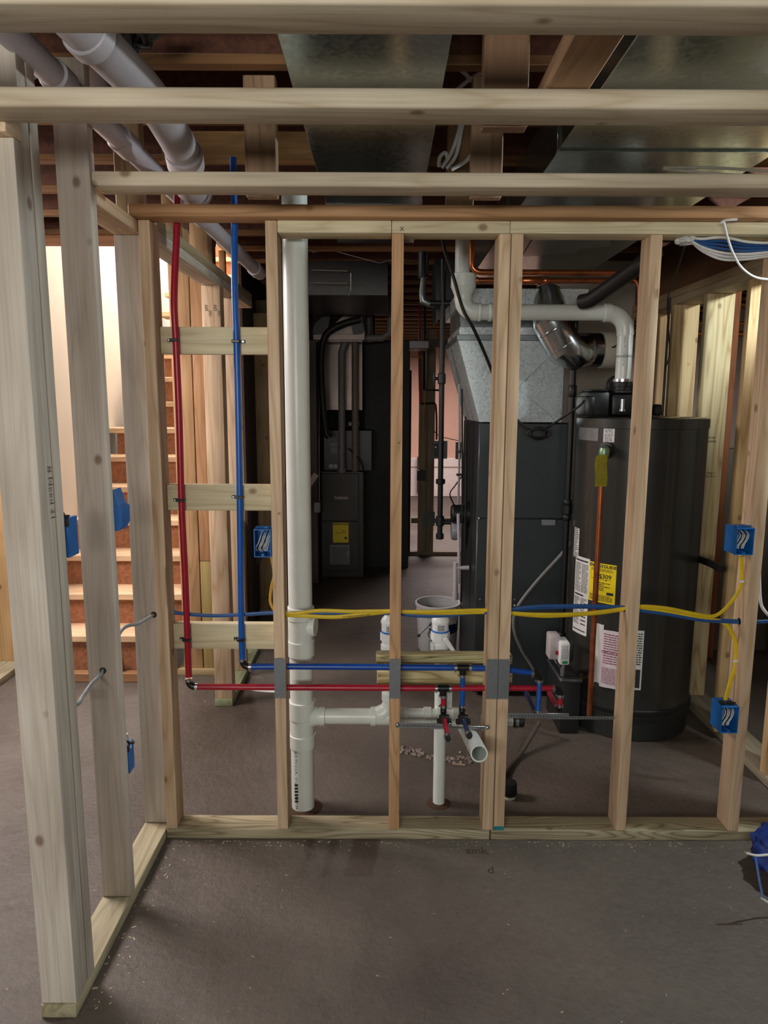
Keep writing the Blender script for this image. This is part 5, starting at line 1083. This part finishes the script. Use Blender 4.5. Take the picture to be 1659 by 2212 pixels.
# overhead conduits left
def ovp(name, pts, r, rings, label):
    t = thing(name, label, 'pipe', tuple(pts[0]), 'grey-white pipes running overhead on the left')
    bm = bm_new(); tube(bm, pts, r, 24, 4); obj('pipe', bm, grey_pvc, t)
    for p, q in rings:
        p, q = Vector(p), Vector(q); d = (q-p).normalized(); L_ = (q-p).length; bm = bm_new(); lathe(bm, p, d, [(r+.002, 0), (r+.006, .004), (r+.006, L_-.004), (r+.002, L_)], 24); obj('coupling', bm, grey_pvc, t)
pA, pB = at(30, 50, 1.75), at(560, 592, 3.9)
f = lambda t: pA.lerp(pB, t)
pA = at(112, 158, 1.78); pB = at(562, 592, 3.9); pN = pA-(pB-pA)*.4
ovp('overhead_pipe', [pN, pA, pB], .031, [(f(.0), f(.03)), (f(.17), f(.21)), (f(.50), f(.54)), (f(.93), f(.97))], 'slimmer grey-white pipe running overhead above the left wall')
q = [Vector((-.70, .95, 2.36)), at(205, 85, 1.60), at(320, 205, 1.85), at(375, 290, 2.02), at(398, 340, 2.12), at(402, 378, 2.20), at(412, 405, 2.34), at(430, 415, 2.6)]
ovp('overhead_pipe', q, .047, [(at(178, 60, 1.56), at(205, 88, 1.6)), (at(396, 326, 2.09), at(402, 358, 2.15))], 'thicker grey-white pipe bending down behind the third beam')
ovp('overhead_pipe', [at(165, 60, 2.2), at(188, 120, 2.3), at(215, 185, 2.4), at(235, 230, 2.5)], .034, [(at(186, 116, 2.29), at(190, 126, 2.31))], 'short grey-white pipe seen between the two overhead pipes')
bm = bm_new(); r = random.Random(9)
for k in range(34):
    a = at(225+r.uniform(0, 50), 35, 1.72+r.uniform(-.04, .04)); b = at(275+r.uniform(-25, 50), 100+r.uniform(-12, 14), 1.80); c = at(350+r.uniform(-30, 40), 50, 1.85)
    tube(bm, [a, (a+b)/2+Vector((r.uniform(-.02, .02), 0, -.01)), b, c], .004, 5, 3)
tag(obj('wire_bundle', bm, plain('wire_dark', '3a342f', .5)), 'tangle of dark thin wires hanging from the ceiling beside the thick pipe', 'wires', kind='stuff')
cable('ochre_cable', [at(340, 190, 2.7), at(400, 180, 2.7), at(450, 176, 2.7), at(490, 182, 2.7), at(510, 192, 2.7)], nm_orange, 'ochre cable strung between the joists at upper left', .005)
bm = bm_new(); tube(bm, [at(0, 100, 2.1), at(40, 130, 2.1), at(75, 165, 2.1)], .012, 8, 4); tag(obj('grey_hose', bm, nm_grey), 'short grey hose at the upper left edge', 'hose')
cable('white_cable', [at(80, 352, 3.9), at(125, 352, 3.9), at(240, 350, 3.9)], nm_white, 'white cable stretched along the stairwell joist at left', .010)
bm = bm_new(); tube(bm, [at(1508, 1207, 3.3), at(1535, 1217, 3.1), at(1560, 1230, 2.95)], .017, 12); tag(obj('black_pipe', bm, black_iron), 'black pipe stub poking out between the right-hand studs', 'pipe')
cable('thin_wire', [at(1482, 520, 2.6), at(1468, 570, 2.7), at(1450, 620, 2.9), at(1442, 660, 3.1), at(1446, 760, 3.2), at(1436, 800, 3.2)], black_rub, 'thin dark wire trailing down at upper right past the stud', .003, 'thin wires')
bm = bm_new(); tube(bm, [(X(1437, 800, 3.6), 3.6, 2.1), (X(1437, 800, 3.6), 3.6, 1.2)], .006, 10); tag(obj('dark_conduit', bm, black_iron), 'dark vertical conduit left of the first wide pine stud', 'conduit')

# ================================================================ BUCKET, BAG, DEBRIS
bk_c = (X(945, 1340, 4.36), 4.36)
bu = thing('bucket', 'white plastic bucket with dark blue band on the floor in the third bay', 'bucket', (bk_c[0], bk_c[1], 0))
zt_ = Z(945, 1300, 4.36)
bm = bm_new(); H = zt_
lathe(bm, (bk_c[0], bk_c[1], 0), (0, 0, 1), [(.118, 0), (.122, .006), (.136, H-.07), (.143, H-.068), (.143, H-.060), (.137, H-.056), (.139, H-.02), (.146, H-.015), (.146, H), (.134, H), (.131, H-.06), (.115, .02), (.01, .015)], 40, True, True); obj('pail', bm, plain('bucket_white', 'b4b5b6', .4, var=.06), bu)
bm = bm_new(); lathe(bm, (bk_c[0], bk_c[1], H*.42), (0, 0, 1), [(.1315, 0), (.1345, .11)], 40, False, False); 
dels = [f for f in bm.faces if f.calc_center_median().x < bk_c[0]+.03]; bmesh.ops.delete(bm, geom=dels, context='FACES'); band = obj('blue_label', bm, plain('bucket_navy', '1b2a52', .4), bu)
text_on('lettering', 'DEAL', .028, (bk_c[0]+.085, bk_c[1]-.113, H*.42+.075), (1, .6, 0), (0, 0, 1), label_white, band)
bm = bm_new(); 
tube(bm, [(bk_c[0]-.02, bk_c[1]-.146, H-.045), (bk_c[0]-.07, bk_c[1]-.19, H-.10), (bk_c[0]-.13, bk_c[1]-.21, H-.155)], .0025, 6, 4); cyl(bm, (bk_c[0]-.13, bk_c[1]-.215, H-.155), (bk_c[0]-.13, bk_c[1]-.205, H-.155), .010, 10); obj('wire_handle', bm, plain('handle_wire', '55575a', .4, .8), bu)
bm = bm_new(); lines(bm, .0, .035, .02, .10, 12, fill=.35); 
for i in range(2):
    for j in range(2): patch(bm, .002+.018*i, .014+.018*i, .19-.03*j, .205-.03*j, 0, 1)
a_ = Vector((math.sin(-.42), -math.cos(-.42), 0)); tx = Vector((math.cos(-.42), math.sin(-.42), 0)); flat_to(bm, Vector((bk_c[0], bk_c[1], .0))+a_*.134-tx*.01, tx, (0, 0, 1))
pr = obj('warning_print', bm, print_ink, bu)
bm = bm_new(); rings_c = Vector((bk_c[0], bk_c[1], .135))+a_*.134+tx*.008
pts = [rings_c+tx*math.cos(t)*.022+Vector((0, 0, 1))*math.sin(t)*.026 for t in [i*PI/10 for i in range(21)]]; tube(bm, pts, .002, 5); tube(bm, [rings_c-tx*.015+Vector((0, 0, .018)), rings_c+tx*.015-Vector((0, 0, .018))], .002, 5); obj('warning_print', bm, print_ink, bu)

# blue bag at right edge
bg = thing('blue_bag', 'crumpled bright blue bag with white straps at the lower right edge', 'bag', (1.36, 2.05, 0))
from mathutils import noise
bm = bm_new(); bmesh.ops.create_icosphere(bm, subdivisions=5, radius=1)
for v in bm.verts:
    c = v.co.copy(); n_ = noise.fractal(c*1.6+Vector((3, 1, 7)), 1.0, 2.0, 4)*.16+abs(noise.noise(c*5))*.12
    rr = 1+n_; z = max(c.z*rr, -.78)
    sx = .20 if c.z < .2 else .20-.07*(c.z-.2)
    v.co = Vector((1.445+c.x*sx*rr*.9, 2.13+c.y*.16*rr, (z+.78)*.105+ (.02 if c.z > .8 else 0)))
for f_ in bm.faces: f_.smooth = True
obj('body', bm, plain('bag_blue', '17347f', .38, var=.25, scale=25, bump=.4), bg)
def bagp(x, y):
    return at(x, y, 2.0)
for L_ in (((1613, 1843), (1635, 1848), (1662, 1846)), ((1645, 1940), (1662, 1950), (1690, 1955)), ((1632, 1848), (1640, 1900), (1648, 1938))):
    bm = bm_new(); P_ = [at(x, y, 1.96) for x, y in L_]; tube(bm, P_, .0035, 6, 4); obj('piping', bm, label_white if L_[0][0] != 1632 else plain('strap_blue', '5f7fc4', .5), bg)

# debris: chips on the floor (cannot be counted)
r = random.Random(21); bm = bm_new()
def chip(x, y, s, z=0.0):
    a = r.uniform(0, PI); obox(bm, (x, y, z+s*.12), (s*r.uniform(.5, 1.8), s*r.uniform(.25, .6), s*.2), Matrix.Rotation(a, 3, 'Z'))
for k in range(170): chip(r.uniform(-.75, 1.3), 2.33-abs(r.gauss(0, .025)), r.uniform(.002, .006))
for k in range(110): chip(r.uniform(-.8, 1.4), r.uniform(1.2, 2.3), r.uniform(.0015, .0055))
for k in range(14): chip(r.gauss(-.02, .06), r.gauss(1.42, .05), r.uniform(.006, .012))
for k in range(50): chip(r.uniform(-.79, -.72), r.uniform(1.6, 2.3), r.uniform(.003, .008))
for k in range(50): chip(r.uniform(-.3, 1.2), r.uniform(2.342, 2.425), r.uniform(.002, .006), .038)
for k in range(60): chip(r.uniform(-2., -.9), r.uniform(1.5, 3.8), r.uniform(.003, .007))
tag(obj('wood_chips', bm, plain('chip_wood', 'b8a98a', .8)), 'pale wood chips and sawdust scattered on the concrete floor', 'debris', kind='stuff')
bm = bm_new()
for k in range(150):
    t_ = r.random(); x = .06+.37*t_; yb = 2.985+.02*math.sin(t_*9)-.09*t_; s = r.uniform(.003, .013)
    obox(bm, (x, yb+r.gauss(0, .018), s*.2), (s*1.5, s*.8, s*.5), Matrix.Rotation(r.uniform(0, 3), 3, 'Z') @ Matrix.Rotation(r.uniform(-.5, .5), 3, 'X') @ Matrix.Rotation(r.uniform(-.5, .5), 3, 'Y'))
tag(obj('concrete_rubble', bm, plain('rubble', '8a7d74', .9, var=.35, scale=80)), 'broken pale concrete rubble along a crack behind the slim white pipe', 'debris', kind='stuff')
bm = bm_new(); obox(bm, (.335, 2.87, .004), (.055, .008, .006), Matrix.Rotation(-.2, 3, 'Z'), .001); tag(obj('wood_sliver', bm, plain('sliver', '9c8672', .7)), 'thin wood sliver on the floor beside the slim white pipe', 'debris')
bm = bm_new(); r2 = random.Random(2)
for s_, x, y, rot in (('sink', 1030, 1838, 0), ('d', 1060, 1880, 0)):
    p = ray(x, y); t_ = -CAM_H/p.z; gx_, gy_ = p.x*t_, p.y*t_; tb_ = text_bm(s_, .05)
    for v in tb_.verts: v.co = Vector((gx_+v.co.x, gy_+v.co.y*1.1, .0008))
    obj('pencil_mark', tb_, plain('pencil', '38322e', .8), fl)
